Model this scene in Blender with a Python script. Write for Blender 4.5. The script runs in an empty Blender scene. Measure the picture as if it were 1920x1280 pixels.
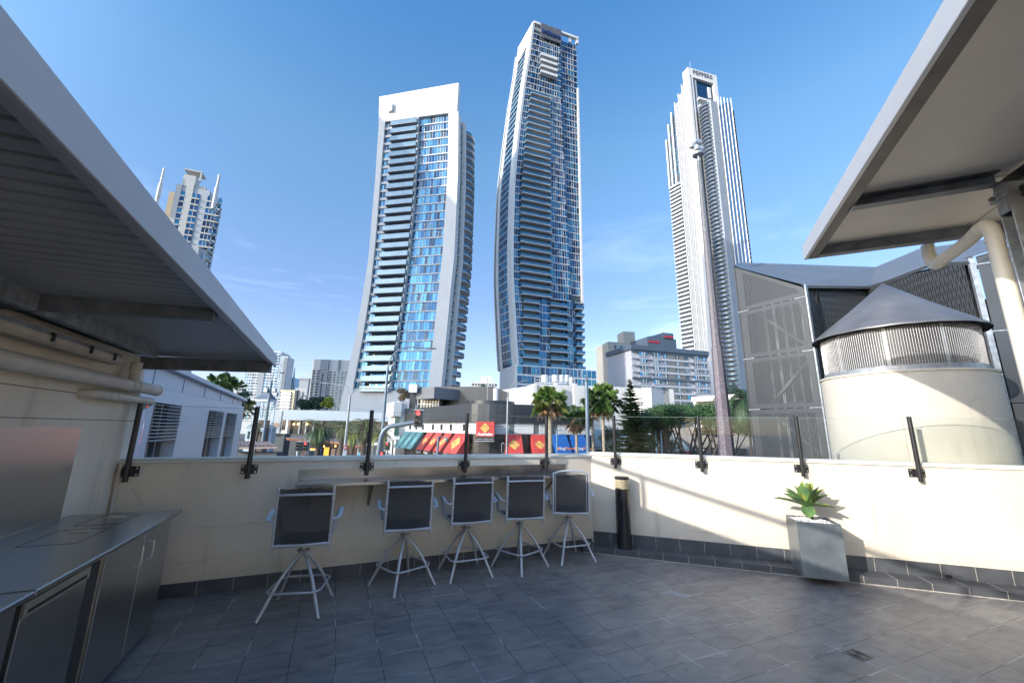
import bpy, bmesh, math, random
import numpy as np
from mathutils import Vector, Matrix
random.seed(7)
# ---------------------------------------------------------------- camera
F_PX, PITCH, ROLL, EYE = 752.14, 0.2155, 0.01564, 1.633
sc = bpy.context.scene
FW = np.array([0, math.cos(PITCH), math.sin(PITCH)])
_ri = np.array([1.0, 0, 0]); _up = np.cross(_ri, FW)
RI = math.cos(ROLL)*_ri + math.sin(ROLL)*_up
UP = -math.sin(ROLL)*_ri + math.cos(ROLL)*_up
cam = bpy.data.cameras.new('camera'); camo = bpy.data.objects.new('camera', cam)
sc.collection.objects.link(camo); sc.camera = camo
camo.matrix_world = Matrix(((RI[0], UP[0], -FW[0], 0), (RI[1], UP[1], -FW[1], 0), (RI[2], UP[2], -FW[2], EYE), (0, 0, 0, 1)))
cam.sensor_width = 36; cam.lens = F_PX/1920*36; cam.clip_start = 0.05; cam.clip_end = 8000
# ---------------------------------------------------------------- light
LDIR = Vector((.541, .389, -.25)).normalized()      # the way the sunlight travels
sun = bpy.data.lights.new('sun', 'SUN'); sun.energy = 2.0; sun.angle = math.radians(.55); sun.color = (.86, .815, .735)
suno = bpy.data.objects.new('sun', sun); sc.collection.objects.link(suno)
suno.rotation_euler = LDIR.to_track_quat('-Z', 'Y').to_euler()
w = bpy.data.worlds.new('World'); sc.world = w; w.use_nodes = True
wn = w.node_tree.nodes; wl = w.node_tree.links; wn.clear()
sky = wn.new('ShaderNodeTexSky'); sky.sky_type = 'NISHITA'; sky.sun_disc = False
sky.sun_elevation = math.asin(-LDIR.z); sky.sun_rotation = math.atan2(-LDIR.x, -LDIR.y)
sky.altitude = 10; sky.air_density = 1.0; sky.dust_density = 0.9; sky.ozone_density = 3.0
bg = wn.new('ShaderNodeBackground'); bg.inputs[1].default_value = .15
wo = wn.new('ShaderNodeOutputWorld')
# faint streaks of cirrus low in the sky
tc = wn.new('ShaderNodeTexCoord'); mp = wn.new('ShaderNodeMapping'); mp.inputs['Scale'].default_value = (1.6, 1.6, 7)
mp.inputs['Rotation'].default_value = (.18, .1, 0)
nz = wn.new('ShaderNodeTexNoise'); nz.inputs['Scale'].default_value = 2.1; nz.inputs['Detail'].default_value = 9; nz.inputs['Roughness'].default_value = .62; nz.inputs['Distortion'].default_value = .5
cr = wn.new('ShaderNodeValToRGB'); cr.color_ramp.elements[0].position = .53; cr.color_ramp.elements[1].position = .85
cr.color_ramp.elements[1].color = (.42, .42, .42, 1)
mx = wn.new('ShaderNodeMixRGB'); mx.inputs[2].default_value = (6.6, 7.0, 7.4, 1)
wl.new(tc.outputs['Generated'], mp.inputs[0]); wl.new(mp.outputs[0], nz.inputs[0]); wl.new(nz.outputs[0], cr.inputs[0])
sxyz = wn.new('ShaderNodeSeparateXYZ'); wl.new(tc.outputs['Generated'], sxyz.inputs[0])
lowf = wn.new('ShaderNodeMapRange'); lowf.inputs[1].default_value = .06; lowf.inputs[2].default_value = .55; lowf.inputs[3].default_value = .5; lowf.inputs[4].default_value = 0.0; wl.new(sxyz.outputs[2], lowf.inputs[0])
cmul = wn.new('ShaderNodeMath'); cmul.operation = 'MULTIPLY'; wl.new(cr.outputs[0], cmul.inputs[0]); wl.new(lowf.outputs[0], cmul.inputs[1]); wl.new(cmul.outputs[0], mx.inputs[0]); tint = wn.new('ShaderNodeMixRGB'); tint.blend_type = 'MULTIPLY'
tr = wn.new('ShaderNodeValToRGB'); tr.color_ramp.elements[0].position = 0.0; tr.color_ramp.elements[1].position = .8
for c_, col_ in ((0, (.60, .50, .57, 1)), (1, (.34, .61, .75, 1))): tr.color_ramp.elements[c_].color = col_
for p_, col_ in ((.30, (.52, .50, .55, 1)), (.6, (.53, .665, .66, 1))): e_ = tr.color_ramp.elements.new(p_); e_.color = col_
sz = wn.new('ShaderNodeSeparateXYZ'); wl.new(tc.outputs['Generated'], sz.inputs[0]); wl.new(sz.outputs[2], tr.inputs[0])
# the deepening only happens in the half of the sky that lies away from the sun
dt_ = wn.new('ShaderNodeVectorMath'); dt_.operation = 'DOT_PRODUCT'; dt_.inputs[1].default_value = (.25, .97, 0); wl.new(tc.outputs['Generated'], dt_.inputs[0])
mr_ = wn.new('ShaderNodeMapRange'); mr_.inputs[1].default_value = -.15; mr_.inputs[2].default_value = .38; wl.new(dt_.outputs['Value'], mr_.inputs[0]); wl.new(mr_.outputs[0], tint.inputs[0])
wl.new(sky.outputs[0], tint.inputs[1]); wl.new(tr.outputs[0], tint.inputs[2]); wl.new(tint.outputs[0], mx.inputs[1]); wl.new(mx.outputs[0], bg.inputs[0]); wl.new(bg.outputs[0], wo.inputs[0])
sc.view_settings.view_transform = 'Standard'; sc.view_settings.look = 'None'; sc.view_settings.gamma = 1
sc.view_settings.exposure = 1.75
# ---------------------------------------------------------------- measuring helpers
def ray(x, y): return FW + RI*(x-960)/F_PX - UP*(y-640)/F_PX
def at(px, py, Y):
    d = ray(px, py); t = Y/d[1]; return np.array([d[0]*t, Y, EYE+d[2]*t])
def onz(px, py, z):
    d = ray(px, py); t = (z-EYE)/d[2]; return np.array([d[0]*t, d[1]*t, z])
class Plane:      # a vertical plane through a point at forward distance Y, running in compass direction az
    def __init__(s, px, py, Y, az):
        P = at(px, py, Y); s.P = P[:2]; u = np.array([math.sin(math.radians(az)), math.cos(math.radians(az))])
        s.u = u if u[0] > 0 else -u; s.n = np.array([s.u[1], -s.u[0]])   # n faces the terrace
    def uz(s, px, py):
        d = ray(px, py); n = s.n; t = (n@s.P)/(n@d[:2]); X = d*t; return (X[:2]-s.P)@s.u, EYE+X[2]
    def pt(s, u, w, z):   # w > 0 goes into the building
        q = s.P+s.u*u-s.n*w; return (q[0], q[1], z)
C0 = np.array((1.205, 6.222))
def frame(az):
    a = math.radians(az); d = np.array([math.cos(a), math.sin(a)]); n = np.array([d[1], -d[0]])
    return d, n
dA, nA = frame(23.35); dB, nB = frame(-19.2)
def FA(s, o, z): q = C0+dA*s+nA*o; return (q[0], q[1], z)
def FB(s, o, z): q = C0+dB*s+nB*o; return (q[0], q[1], z)
def lerp(tab, z):      # tab: (z, value) rows
    tab = sorted(tab)
    if z <= tab[0][0]: return tab[0][1]
    for (a, p), (b, q) in zip(tab, tab[1:]):
        if z <= b: return p+(q-p)*(z-a)/(b-a)
    return tab[-1][1]
# ---------------------------------------------------------------- object helpers
COL = sc.collection; BASE = {}
def tag(o, label=None, cat=None, group=None, kind=None):
    if label: o['label'] = label
    if cat: o['category'] = cat
    if group: o['group'] = group
    if kind: o['kind'] = kind
    return o
def thing(name, label, cat, loc=(0, 0, 0), group=None):
    o = bpy.data.objects.new(name, None); COL.objects.link(o); o.location = loc; o.empty_display_size = .2
    BASE[o.name] = Vector(loc); return tag(o, label, cat, group)
def copy_tree(o, parent=None):
    c = o.copy(); COL.objects.link(c); c.parent = parent
    for ch in list(o.children): copy_tree(ch, c)
    return c
class MB:
    def __init__(s): s.v = []; s.f = []; s.m = []; s.uv = []
    def add(s, vs, fs, mi=0, uvs=None):
        b = len(s.v); s.v += [tuple(map(float, p)) for p in vs]
        for k, f in enumerate(fs):
            s.f.append([i+b for i in f]); s.m.append(mi); s.uv.append(uvs[k] if uvs else None)
        return s
    def hexa(s, p, mi=0):   # p: 4 bottom then 4 top
        return s.add(p, [(0, 3, 2, 1), (4, 5, 6, 7), (0, 1, 5, 4), (1, 2, 6, 5), (2, 3, 7, 6), (3, 0, 4, 7)], mi)
    def box(s, fr, a0, a1, b0, b1, z0, z1, mi=0):
        return s.hexa([fr(a0, b0, z0), fr(a1, b0, z0), fr(a1, b1, z0), fr(a0, b1, z0), fr(a0, b0, z1), fr(a1, b0, z1), fr(a1, b1, z1), fr(a0, b1, z1)], mi)
    def bx(s, x0, x1, y0, y1, z0, z1, mi=0): return s.box(lambda a, b, c: (a, b, c), x0, x1, y0, y1, z0, z1, mi)
    def prism(s, poly, z0, z1, mi=0):
        n = len(poly); return s.add([(p[0], p[1], z0) for p in poly]+[(p[0], p[1], z1) for p in poly],
            [tuple(range(n))[::-1], tuple(range(n, 2*n))]+[(i, (i+1) % n, (i+1) % n+n, i+n) for i in range(n)], mi)
    def quad(s, a, b, c, d, mi=0, uv=None): return s.add([a, b, c, d], [(0, 1, 2, 3)], mi, [uv] if uv else None)
    def beam(s, a, b, w, h, mi=0, upv=(0, 0, 1)):
        a = Vector(a); b = Vector(b); t = (b-a).normalized(); u = Vector(upv)
        if abs(t.dot(u)) > .98: u = Vector((0, 1, 0))
        x = t.cross(u).normalized(); y = x.cross(t).normalized()
        P = []
        for e in (a, b):
            for i, j in ((-1, -1), (1, -1), (1, 1), (-1, 1)): P.append(e+x*w/2*i+y*h/2*j)
        return s.hexa(P, mi)
    def tube(s, path, r, n=8, mi=0, caps=True, closed=False, sq=(1, 1)):
        P = [Vector(p) for p in path]; k = len(P); R = r if isinstance(r, (list, tuple)) else [r]*k
        T = []
        for i in range(k):
            if closed: t = P[(i+1) % k]-P[i-1]
            else: t = P[min(i+1, k-1)]-P[max(i-1, 0)]
            T.append(t.normalized())
        u = T[0].orthogonal().normalized(); vs = []
        if abs(T[0].z) < .9: u = Vector((0, 0, 1)).cross(T[0]).normalized()
        for i in range(k):
            if i: u = (T[i-1].rotation_difference(T[i]) @ u).normalized()
            v = T[i].cross(u)
            for j in range(n):
                a = 2*math.pi*(j+.5)/n; vs.append(P[i]+(u*math.cos(a)*sq[0]+v*math.sin(a)*sq[1])*R[i])
        fs = []
        for i in range(k if closed else k-1):
            for j in range(n):
                a, b = i*n, ((i+1) % k)*n; fs.append((a+j, a+(j+1) % n, b+(j+1) % n, b+j))
        if caps and not closed: fs += [tuple(range(n))[::-1], tuple(range((k-1)*n, k*n))]
        return s.add(vs, fs, mi)
    def cyl(s, a, b, r, n=12, mi=0, r2=None): return s.tube([a, b], [r, r if r2 is None else r2], n, mi)
    def lathe(s, c, prof, n=24, mi=0, a0=0, a1=2*math.pi):
        full = abs(a1-a0-2*math.pi) < 1e-6; m = n if full else n+1; vs = []
        for r, z in prof:
            for j in range(m):
                a = a0+(a1-a0)*j/n; vs.append((c[0]+r*math.cos(a), c[1]+r*math.sin(a), c[2]+z))
        fs = []
        for i in range(len(prof)-1):
            for j in range(n):
                k = (j+1) % m; fs.append((i*m+j, i*m+k, (i+1)*m+k, (i+1)*m+j))
        return s.add(vs, fs, mi)
    def disc(s, c, r, n=12, mi=0, flip=False, ax=(0, 0, 1)):
        z = Vector(ax).normalized(); x = z.orthogonal().normalized(); y = z.cross(x)
        return s.add([Vector(c)+x*math.cos(2*math.pi*i/n)*r+y*math.sin(2*math.pi*i/n)*r for i in range(n)], [tuple(range(n))], mi)
    def build(s, name, mats, parent=None, loc=None, smooth=False, recalc=True, bevel=0):
        me = bpy.data.meshes.new(name); o = bpy.data.objects.new(name, me); COL.objects.link(o)
        b = BASE.get(parent.name, Vector()) if parent else Vector(tuple(map(float, loc)) if loc is not None else (0, 0, 0))
        BASE[o.name] = b
        me.from_pydata([(x-b.x, y-b.y, z-b.z) for x, y, z in s.v], [], s.f)
        if any(q is not None for q in s.uv):
            L = me.uv_layers.new(name='UVMap'); i = 0
            for f, q in zip(s.f, s.uv):
                for k in range(len(f)):
                    L.data[i].uv = q[k] if q else (0, 0); i += 1
        for m in (mats if isinstance(mats, (list, tuple)) else [mats]): me.materials.append(m)
        me.polygons.foreach_set('material_index', s.m)
        if recalc or bevel:
            bm = bmesh.new(); bm.from_mesh(me)
            if recalc: bmesh.ops.recalc_face_normals(bm, faces=bm.faces)
            if bevel:
                es = [e for e in bm.edges if len(e.link_faces) == 2 and e.calc_face_angle() > .6]
                bmesh.ops.bevel(bm, geom=es, offset=bevel, segments=1, affect='EDGES', clamp_overlap=True)
            bm.to_mesh(me); bm.free()
        if smooth:
            me.polygons.foreach_set('use_smooth', [True]*len(me.polygons))
            try: me.set_sharp_from_angle(angle=math.radians(38))
            except Exception: pass
        me.update()
        if parent: o.parent = parent
        else: o.location = b
        return o
def ring(c, r, z, n=24): return [(c[0]+r*math.cos(2*math.pi*i/n), c[1]+r*math.sin(2*math.pi*i/n), z) for i in range(n)]
def bez(pts, k=6):     # smooth path through points (Catmull-Rom)
    P = [Vector(p) for p in pts]; P = [P[0]*2-P[1]]+P+[P[-1]*2-P[-2]]; out = []
    for i in range(1, len(P)-2):
        for j in range(k):
            t = j/k; a, b, c, d = P[i-1:i+3]
            out.append(.5*((2*b)+(c-a)*t+(2*a-5*b+4*c-d)*t*t+(3*b-a-3*c+d)*t**3))
    return out+[P[-2]]
def text(name, body, mat, parent, origin, udir, size, vdir=(0, 0, 1), depth=.01, width=None, loc=None, bold=0, shear=0):
    """lettering: origin = lower left of the words, udir = reading direction"""
    cu = bpy.data.curves.new(name, 'FONT'); cu.body = body; cu.size = size; cu.extrude = depth; cu.resolution_u = 2; cu.offset = bold; cu.shear = shear
    t = bpy.data.objects.new(name+'_c', cu); COL.objects.link(t); bpy.context.view_layer.update()
    me = bpy.data.meshes.new_from_object(t.evaluated_get(bpy.context.evaluated_depsgraph_get()))
    bpy.data.objects.remove(t, do_unlink=True)
    if not len(me.vertices): return None
    co = np.array([v.co[:] for v in me.vertices]); w_ = co[:, 0].max()-co[:, 0].min(); k = (width/w_) if width else 1
    u = Vector(udir).normalized(); v = Vector(vdir).normalized(); n = u.cross(v); O = Vector(origin)
    b = BASE.get(parent.name, Vector()) if parent else Vector(tuple(map(float, loc)) if loc is not None else (0, 0, 0))
    x0 = co[:, 0].min()
    for q, vt in zip(co, me.vertices): vt.co = O+u*float(q[0]-x0)*k+v*float(q[1])*(k if width else 1)+n*float(q[2])-b
    me.materials.clear(); me.materials.append(mat); me.name = name
    o = bpy.data.objects.new(name, me); COL.objects.link(o)
    if parent: o.parent = parent
    else: o.location = b
    BASE[o.name] = b
    return o
# ---------------------------------------------------------------- materials
MATS = {}
def mat(name, col, rough=.6, metal=0., var=.12, vs=6., bump=0., bs=40., spec=.5, detail=4, col2=None, rvar=0, stretch=(1, 1, 1), em=None, es=0, coat=0):
    if name in MATS: return MATS[name]
    m = bpy.data.materials.new(name); MATS[name] = m; m.use_nodes = True; nt = m.node_tree; N = nt.nodes; L = nt.links
    p = N['Principled BSDF']; p.inputs['Roughness'].default_value = rough; p.inputs['Metallic'].default_value = metal
    p.inputs['Specular IOR Level'].default_value = spec; p.inputs['Coat Weight'].default_value = coat
    g = N.new('ShaderNodeNewGeometry'); mp = N.new('ShaderNodeMapping'); mp.inputs['Scale'].default_value = stretch; L.new(g.outputs['Position'], mp.inputs[0])
    nz = N.new('ShaderNodeTexNoise'); nz.inputs['Scale'].default_value = vs; nz.inputs['Detail'].default_value = detail; L.new(mp.outputs[0], nz.inputs['Vector'])
    r = N.new('ShaderNodeValToRGB'); c2 = col2 or tuple(c*(1-var) for c in col)
    c1 = col if col2 else tuple(min(1, c*(1+var*.6)) for c in col)
    r.color_ramp.elements[0].position = .32; r.color_ramp.elements[1].position = .68
    r.color_ramp.elements[0].color = (*c2, 1); r.color_ramp.elements[1].color = (*c1, 1)
    L.new(nz.outputs[0], r.inputs[0]); L.new(r.outputs[0], p.inputs['Base Color'])
    if rvar:
        mr = N.new('ShaderNodeMapRange'); mr.inputs[3].default_value = max(.02, rough-rvar); mr.inputs[4].default_value = rough+rvar
        L.new(nz.outputs[0], mr.inputs[0]); L.new(mr.outputs[0], p.inputs['Roughness'])
    if bump:
        n2 = N.new('ShaderNodeTexNoise'); n2.inputs['Scale'].default_value = bs; n2.inputs['Detail'].default_value = 5; L.new(mp.outputs[0], n2.inputs['Vector'])
        b = N.new('ShaderNodeBump'); b.inputs['Strength'].default_value = bump; b.inputs['Distance'].default_value = .01
        L.new(n2.outputs[0], b.inputs['Height']); L.new(b.outputs[0], p.inputs['Normal'])
    if em: p.inputs['Emission Color'].default_value = (*em, 1); p.inputs['Emission Strength'].default_value = es
    return m
def glassmat(name, col=(1, 1, 1), rough=.0, mixf=.5):
    """thin clear sheet: mostly transparent, mirrors a little more at grazing angles"""
    if name in MATS: return MATS[name]
    m = bpy.data.materials.new(name); MATS[name] = m; m.use_nodes = True; nt = m.node_tree; N = nt.nodes; L = nt.links; N.clear()
    t = N.new('ShaderNodeBsdfTransparent'); t.inputs[0].default_value = (*col, 1); gl = N.new('ShaderNodeBsdfGlossy'); gl.inputs['Roughness'].default_value = rough
    fr = N.new('ShaderNodeFresnel'); fr.inputs[0].default_value = 1.45; mu = N.new('ShaderNodeMath'); mu.operation = 'MULTIPLY'; mu.inputs[1].default_value = mixf
    mi = N.new('ShaderNodeMixShader'); o = N.new('ShaderNodeOutputMaterial')
    L.new(fr.outputs[0], mu.inputs[0]); L.new(mu.outputs[0], mi.inputs[0]); L.new(t.outputs[0], mi.inputs[1]); L.new(gl.outputs[0], mi.inputs[2]); L.new(mi.outputs[0], o.inputs[0])
    return m
def perfmat(name, col, pu, pv, ru, rv, stagger=True, rough=.45, metal=.3):
    """sheet with real holes on a staggered grid, in metres of UV"""
    m = bpy.data.materials.new(name); MATS[name] = m; m.use_nodes = True; nt = m.node_tree; N = nt.nodes; L = nt.links
    p = N['Principled BSDF']; p.inputs['Base Color'].default_value = (*col, 1); p.inputs['Roughness'].default_value = rough; p.inputs['Metallic'].default_value = metal
    uv = N.new('ShaderNodeUVMap'); sp = N.new('ShaderNodeSeparateXYZ'); L.new(uv.outputs[0], sp.inputs[0])
    def M(op, a, b=None, c=None):
        n = N.new('ShaderNodeMath'); n.operation = op
        for i, q in enumerate((a, b, c)):
            if q is None: continue
            if isinstance(q, (int, float)): n.inputs[i].default_value = q
            else: L.new(q, n.inputs[i])
        return n.outputs[0]
    u = M('DIVIDE', sp.outputs[0], pu); v = M('DIVIDE', sp.outputs[1], pv)
    if stagger:
        col_i = M('FLOOR', u); par = M('MODULO', M('ABSOLUTE', col_i), 2.0); v = M('ADD', v, M('MULTIPLY', par, .5))
    du = M('ABSOLUTE', M('SUBTRACT', M('FRACT', u), .5)); dv = M('ABSOLUTE', M('SUBTRACT', M('FRACT', v), .5))
    a = M('DIVIDE', du, ru/pu); b = M('DIVIDE', dv, rv/pv)
    if abs(ru-rv) < 1e-6: hole = M('LESS_THAN', M('ADD', M('POWER', a, 2.), M('POWER', b, 2.)), 1.)
    else: hole = M('MULTIPLY', M('LESS_THAN', a, 1.), M('LESS_THAN', b, 1.))
    L.new(M('SUBTRACT', 1., hole), p.inputs['Alpha'])
    return m
render_wall = mat('cream_render', (.74, .655, .53), .85, var=.07, vs=1.6, bump=.55, bs=120, stretch=(1, 1, .7), detail=8)
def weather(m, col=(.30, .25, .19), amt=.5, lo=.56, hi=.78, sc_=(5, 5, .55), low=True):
    """rain streaks and a noisy darker band low down, mixed over the paint"""
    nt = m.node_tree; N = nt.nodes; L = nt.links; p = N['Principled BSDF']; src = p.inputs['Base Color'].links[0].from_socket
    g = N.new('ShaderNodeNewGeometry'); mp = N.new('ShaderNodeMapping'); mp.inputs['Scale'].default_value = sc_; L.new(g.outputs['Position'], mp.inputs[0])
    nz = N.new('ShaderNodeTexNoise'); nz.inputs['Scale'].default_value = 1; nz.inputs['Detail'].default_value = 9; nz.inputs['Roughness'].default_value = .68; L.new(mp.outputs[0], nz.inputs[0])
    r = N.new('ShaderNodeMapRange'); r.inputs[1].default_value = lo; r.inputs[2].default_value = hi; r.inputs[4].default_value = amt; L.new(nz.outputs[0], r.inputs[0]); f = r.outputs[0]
    if low:  # darker towards the foot of the wall, broken by noise
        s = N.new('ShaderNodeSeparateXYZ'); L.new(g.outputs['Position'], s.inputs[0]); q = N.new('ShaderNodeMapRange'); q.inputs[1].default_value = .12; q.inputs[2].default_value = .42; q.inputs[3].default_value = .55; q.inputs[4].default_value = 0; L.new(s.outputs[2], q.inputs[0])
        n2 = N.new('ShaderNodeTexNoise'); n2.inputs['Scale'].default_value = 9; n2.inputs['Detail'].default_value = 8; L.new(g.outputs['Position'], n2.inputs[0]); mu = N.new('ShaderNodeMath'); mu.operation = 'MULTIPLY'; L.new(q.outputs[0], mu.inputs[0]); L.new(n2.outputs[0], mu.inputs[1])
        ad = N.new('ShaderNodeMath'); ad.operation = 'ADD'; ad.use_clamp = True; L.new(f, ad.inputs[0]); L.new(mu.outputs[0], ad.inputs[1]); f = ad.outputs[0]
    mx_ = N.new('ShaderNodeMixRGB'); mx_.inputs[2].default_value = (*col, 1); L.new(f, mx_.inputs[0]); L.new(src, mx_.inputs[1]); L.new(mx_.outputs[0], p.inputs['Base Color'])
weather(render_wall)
coping_m = mat('painted_coping', (.66, .65, .58), .45, var=.06, vs=3)
skirt_m = mat('dark_skirting_tile', (.076, .080, .088), .38, var=.25, vs=5, bump=.12, bs=90)
grout_m = mat('pale_grout', (.45, .41, .35), .9, var=.3, vs=30)
stain_m = mat('brushed_stainless', (.50, .50, .50), .30, 1., var=.05, vs=2, rvar=.03, stretch=(1, 1, 3), detail=2)
stain_top = mat('brushed_stainless_top', (.37, .38, .39), .26, 1., var=.05, vs=1.5, rvar=.03, detail=2)
galv = mat('galvanised_steel', (.30, .32, .34), .42, .4, var=.3, vs=14, rvar=.1, bump=.05, bs=30)
galv_dark = mat('weathered_galvanised_beam', (.17, .185, .20), .5, .3, var=.35, vs=9, rvar=.1)
fascia_m = mat('grey_painted_fascia', (.50, .51, .54), .38, .25, var=.05, vs=1.5)
pvc = mat('cream_painted_pipe', (.62, .575, .50), .45, var=.1, vs=5, bump=.05, bs=50)
black_pc = mat('black_powder_coat', (.018, .018, .02), .35, var=.2, vs=20)
bolt_m = mat('zinc_bolt', (.6, .6, .6), .35, .9)
alu = mat('satin_grey_tube', (.50, .52, .55), .38, .35, var=.08, vs=10)
soffit = mat('pale_soffit_lining', (.80, .74, .65), .55, var=.06, vs=1.2)
white_p = mat('white_paint', (.78, .77, .75), .5, var=.03, vs=2)
black_m = mat('matt_black', (.012, .012, .012), .6)
clear = glassmat('balustrade_glass', (.965, .982, .978), mixf=.6)
# ================================================================ TERRACE
GA = .4052; TILE = .300; GO = (.133, 3.172)      # direction, size and a corner of the paving grid
def tilemat():
    m = bpy.data.materials.new('slate_look_paving'); m.use_nodes = True; nt = m.node_tree; N = nt.nodes; L = nt.links; p = N['Principled BSDF']
    g = N.new('ShaderNodeNewGeometry')
    sub = N.new('ShaderNodeVectorMath'); sub.operation = 'SUBTRACT'; sub.inputs[1].default_value = (GO[0], GO[1], 0); L.new(g.outputs['Position'], sub.inputs[0])
    rot = N.new('ShaderNodeVectorRotate'); rot.rotation_type = 'Z_AXIS'; rot.inputs['Angle'].default_value = -GA; L.new(sub.outputs[0], rot.inputs[0])
    sh = N.new('ShaderNodeVectorMath'); sh.operation = 'ADD'; sh.inputs[1].default_value = (TILE*400, TILE*400, 0); L.new(rot.outputs[0], sh.inputs[0])
    b = N.new('ShaderNodeTexBrick'); b.offset = 0; b.squash = 1; b.inputs['Scale'].default_value = 1; b.inputs['Brick Width'].default_value = TILE
    b.inputs['Row Height'].default_value = TILE; b.inputs['Mortar Size'].default_value = .0028; b.inputs['Mortar Smooth'].default_value = .2; b.inputs['Bias'].default_value = 0
    b.inputs['Color1'].default_value = (.25, .25, .25, 1); b.inputs['Color2'].default_value = (.85, .85, .85, 1); L.new(sh.outputs[0], b.inputs[0])
    def noise(scale, detail, stretch=(1, 1, 1), dist=0):
        mp = N.new('ShaderNodeMapping'); mp.inputs['Scale'].default_value = stretch; L.new(sh.outputs[0], mp.inputs[0])
        z = N.new('ShaderNodeTexNoise'); z.inputs['Scale'].default_value = scale; z.inputs['Detail'].default_value = detail; z.inputs['Distortion'].default_value = dist; L.new(mp.outputs[0], z.inputs[0]); return z.outputs[0]
    big = noise(.9, 3); mid = noise(3.2, 8, (1, 2.4, 1), 1.2); fine = noise(26, 6, (1, 2.2, 1), .6)
    r = N.new('ShaderNodeValToRGB'); e = r.color_ramp.elements; e[0].position = .36; e[0].color = (.115, .112, .120, 1); e[1].position = .66; e[1].color = (.265, .245, .222, 1)
    add = N.new('ShaderNodeMixRGB'); add.blend_type = 'MIX'; add.inputs[0].default_value = .20; L.new(mid, add.inputs[1]); L.new(b.outputs[0], add.inputs[2])
    a2 = N.new('ShaderNodeMixRGB'); a2.inputs[0].default_value = .3; L.new(add.outputs[0], a2.inputs[1]); L.new(big, a2.inputs[2]); L.new(a2.outputs[0], r.inputs[0])
    # grout: dark, with broken runs of white lime
    gm = noise(2.3, 4, (1, 1, 1), .3); gr = N.new('ShaderNodeValToRGB'); gr.color_ramp.elements[0].position = .50; gr.color_ramp.elements[0].color = (.012, .012, .014, 1)
    gr.color_ramp.elements[1].position = .60; gr.color_ramp.elements[1].color = (.50, .52, .53, 1); L.new(gm, gr.inputs[0])
    mixg = N.new('ShaderNodeMixRGB'); L.new(b.outputs['Fac'], mixg.inputs[0]); L.new(r.outputs[0], mixg.inputs[1]); L.new(gr.outputs[0], mixg.inputs[2]); L.new(mixg.outputs[0], p.inputs['Base Color'])
    mr = N.new('ShaderNodeMapRange'); mr.inputs[1].default_value = .3; mr.inputs[2].default_value = .7; mr.inputs[3].default_value = .30; mr.inputs[4].default_value = .50; L.new(big, mr.inputs[0]); L.new(mr.outputs[0], p.inputs['Roughness'])
    hs = N.new('ShaderNodeMath'); hs.operation = 'MULTIPLY_ADD'; hs.inputs[1].default_value = .5; L.new(fine, hs.inputs[0]); L.new(mid, hs.inputs[2])
    h2 = N.new('ShaderNodeMath'); h2.operation = 'SUBTRACT'; L.new(hs.outputs[0], h2.inputs[0]); L.new(b.outputs['Fac'], h2.inputs[1])
    bp = N.new('ShaderNodeBump'); bp.inputs['Strength'].default_value = .35; bp.inputs['Distance'].default_value = .006; L.new(h2.outputs[0], bp.inputs['Height']); L.new(bp.outputs[0], p.inputs['Normal'])
    p.inputs['Specular IOR Level'].default_value = .6
    return m
tile_m = tilemat()
def isect(off):      # corner of the two walls, both offset by off
    # dA,nA,dB,nB lines: C0+nA*off + dA*t = C0+nB*off + dB*r
    M_ = np.array([dA, -dB]).T; t = np.linalg.solve(M_, (nB-nA)*off); return C0+nA*off+dA*t[0]
co = isect(-.2)
SL = -5.45       # face of the building on the left
# floor slab
b = MB(); b.prism([tuple(co), FB(9, -.2, 0)[:2], FB(9, 12, 0)[:2], FA(SL-2.5, 12, 0)[:2], FA(SL-2.5, -.2, 0)[:2]], -.35, 0)
tag(b.build('terrace_floor', tile_m), kind='structure')
def wall_poly(fr, s_far, out=-.2): return [tuple(C0), tuple(co), fr(s_far, out, 0)[:2], fr(s_far, 0, 0)[:2]]
# --- shaded parapet on the left
pa = thing('parapet_wall', 'cream rendered low wall in shade behind the row of bar stools', 'wall', FA(-3, 0, 0))
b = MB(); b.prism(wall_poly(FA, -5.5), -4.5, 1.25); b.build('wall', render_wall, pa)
def coping(fr, s_far, z0, par):
    b = MB(); i1 = isect(.018); i2 = isect(-.218); b.prism([tuple(i1), tuple(i2), fr(s_far, -.218, 0)[:2], fr(s_far, .018, 0)[:2]], z0, z0+.026)
    i1 = isect(-.018); i2 = isect(-.19); b.prism([tuple(i1), tuple(i2), fr(s_far, -.19, 0)[:2], fr(s_far, -.018, 0)[:2]], z0+.026, z0+.046)
    b.build('coping', coping_m, par, bevel=.004)
coping(FA, -5.5, 1.25, pa)
def skirting(fr, s0, s1, off, z0, z1, first, par, name='skirting'):
    b = MB(); b.box(fr, s0, s1, off-.004, off+.010, z0, z1); s = first
    while s < s1:
        if s > s0: b.box(fr, s-.0022, s+.0022, off, off+.0118, z0+.003, z1-.002, 1)
        s += .302
    b.build(name, [skirt_m, grout_m], par)
skirting(FA, SL+.02, -.02, 0, 0, .128, -5.25, pa)
# --- sunlit parapet on the right
pb = thing('parapet_wall', 'sunlit cream rendered low wall behind the planter', 'wall', FB(4, 0, 0))
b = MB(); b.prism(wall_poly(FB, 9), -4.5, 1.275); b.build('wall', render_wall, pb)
coping(FB, 9, 1.275, pb)
skirting(FB, .01, 9, 0, .08, .228, .25, pb)
b = MB(); b.box(FB, 3.905, 3.965, .003, .0125, .088, .122); b.build('scupper', black_m, pb)
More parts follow.
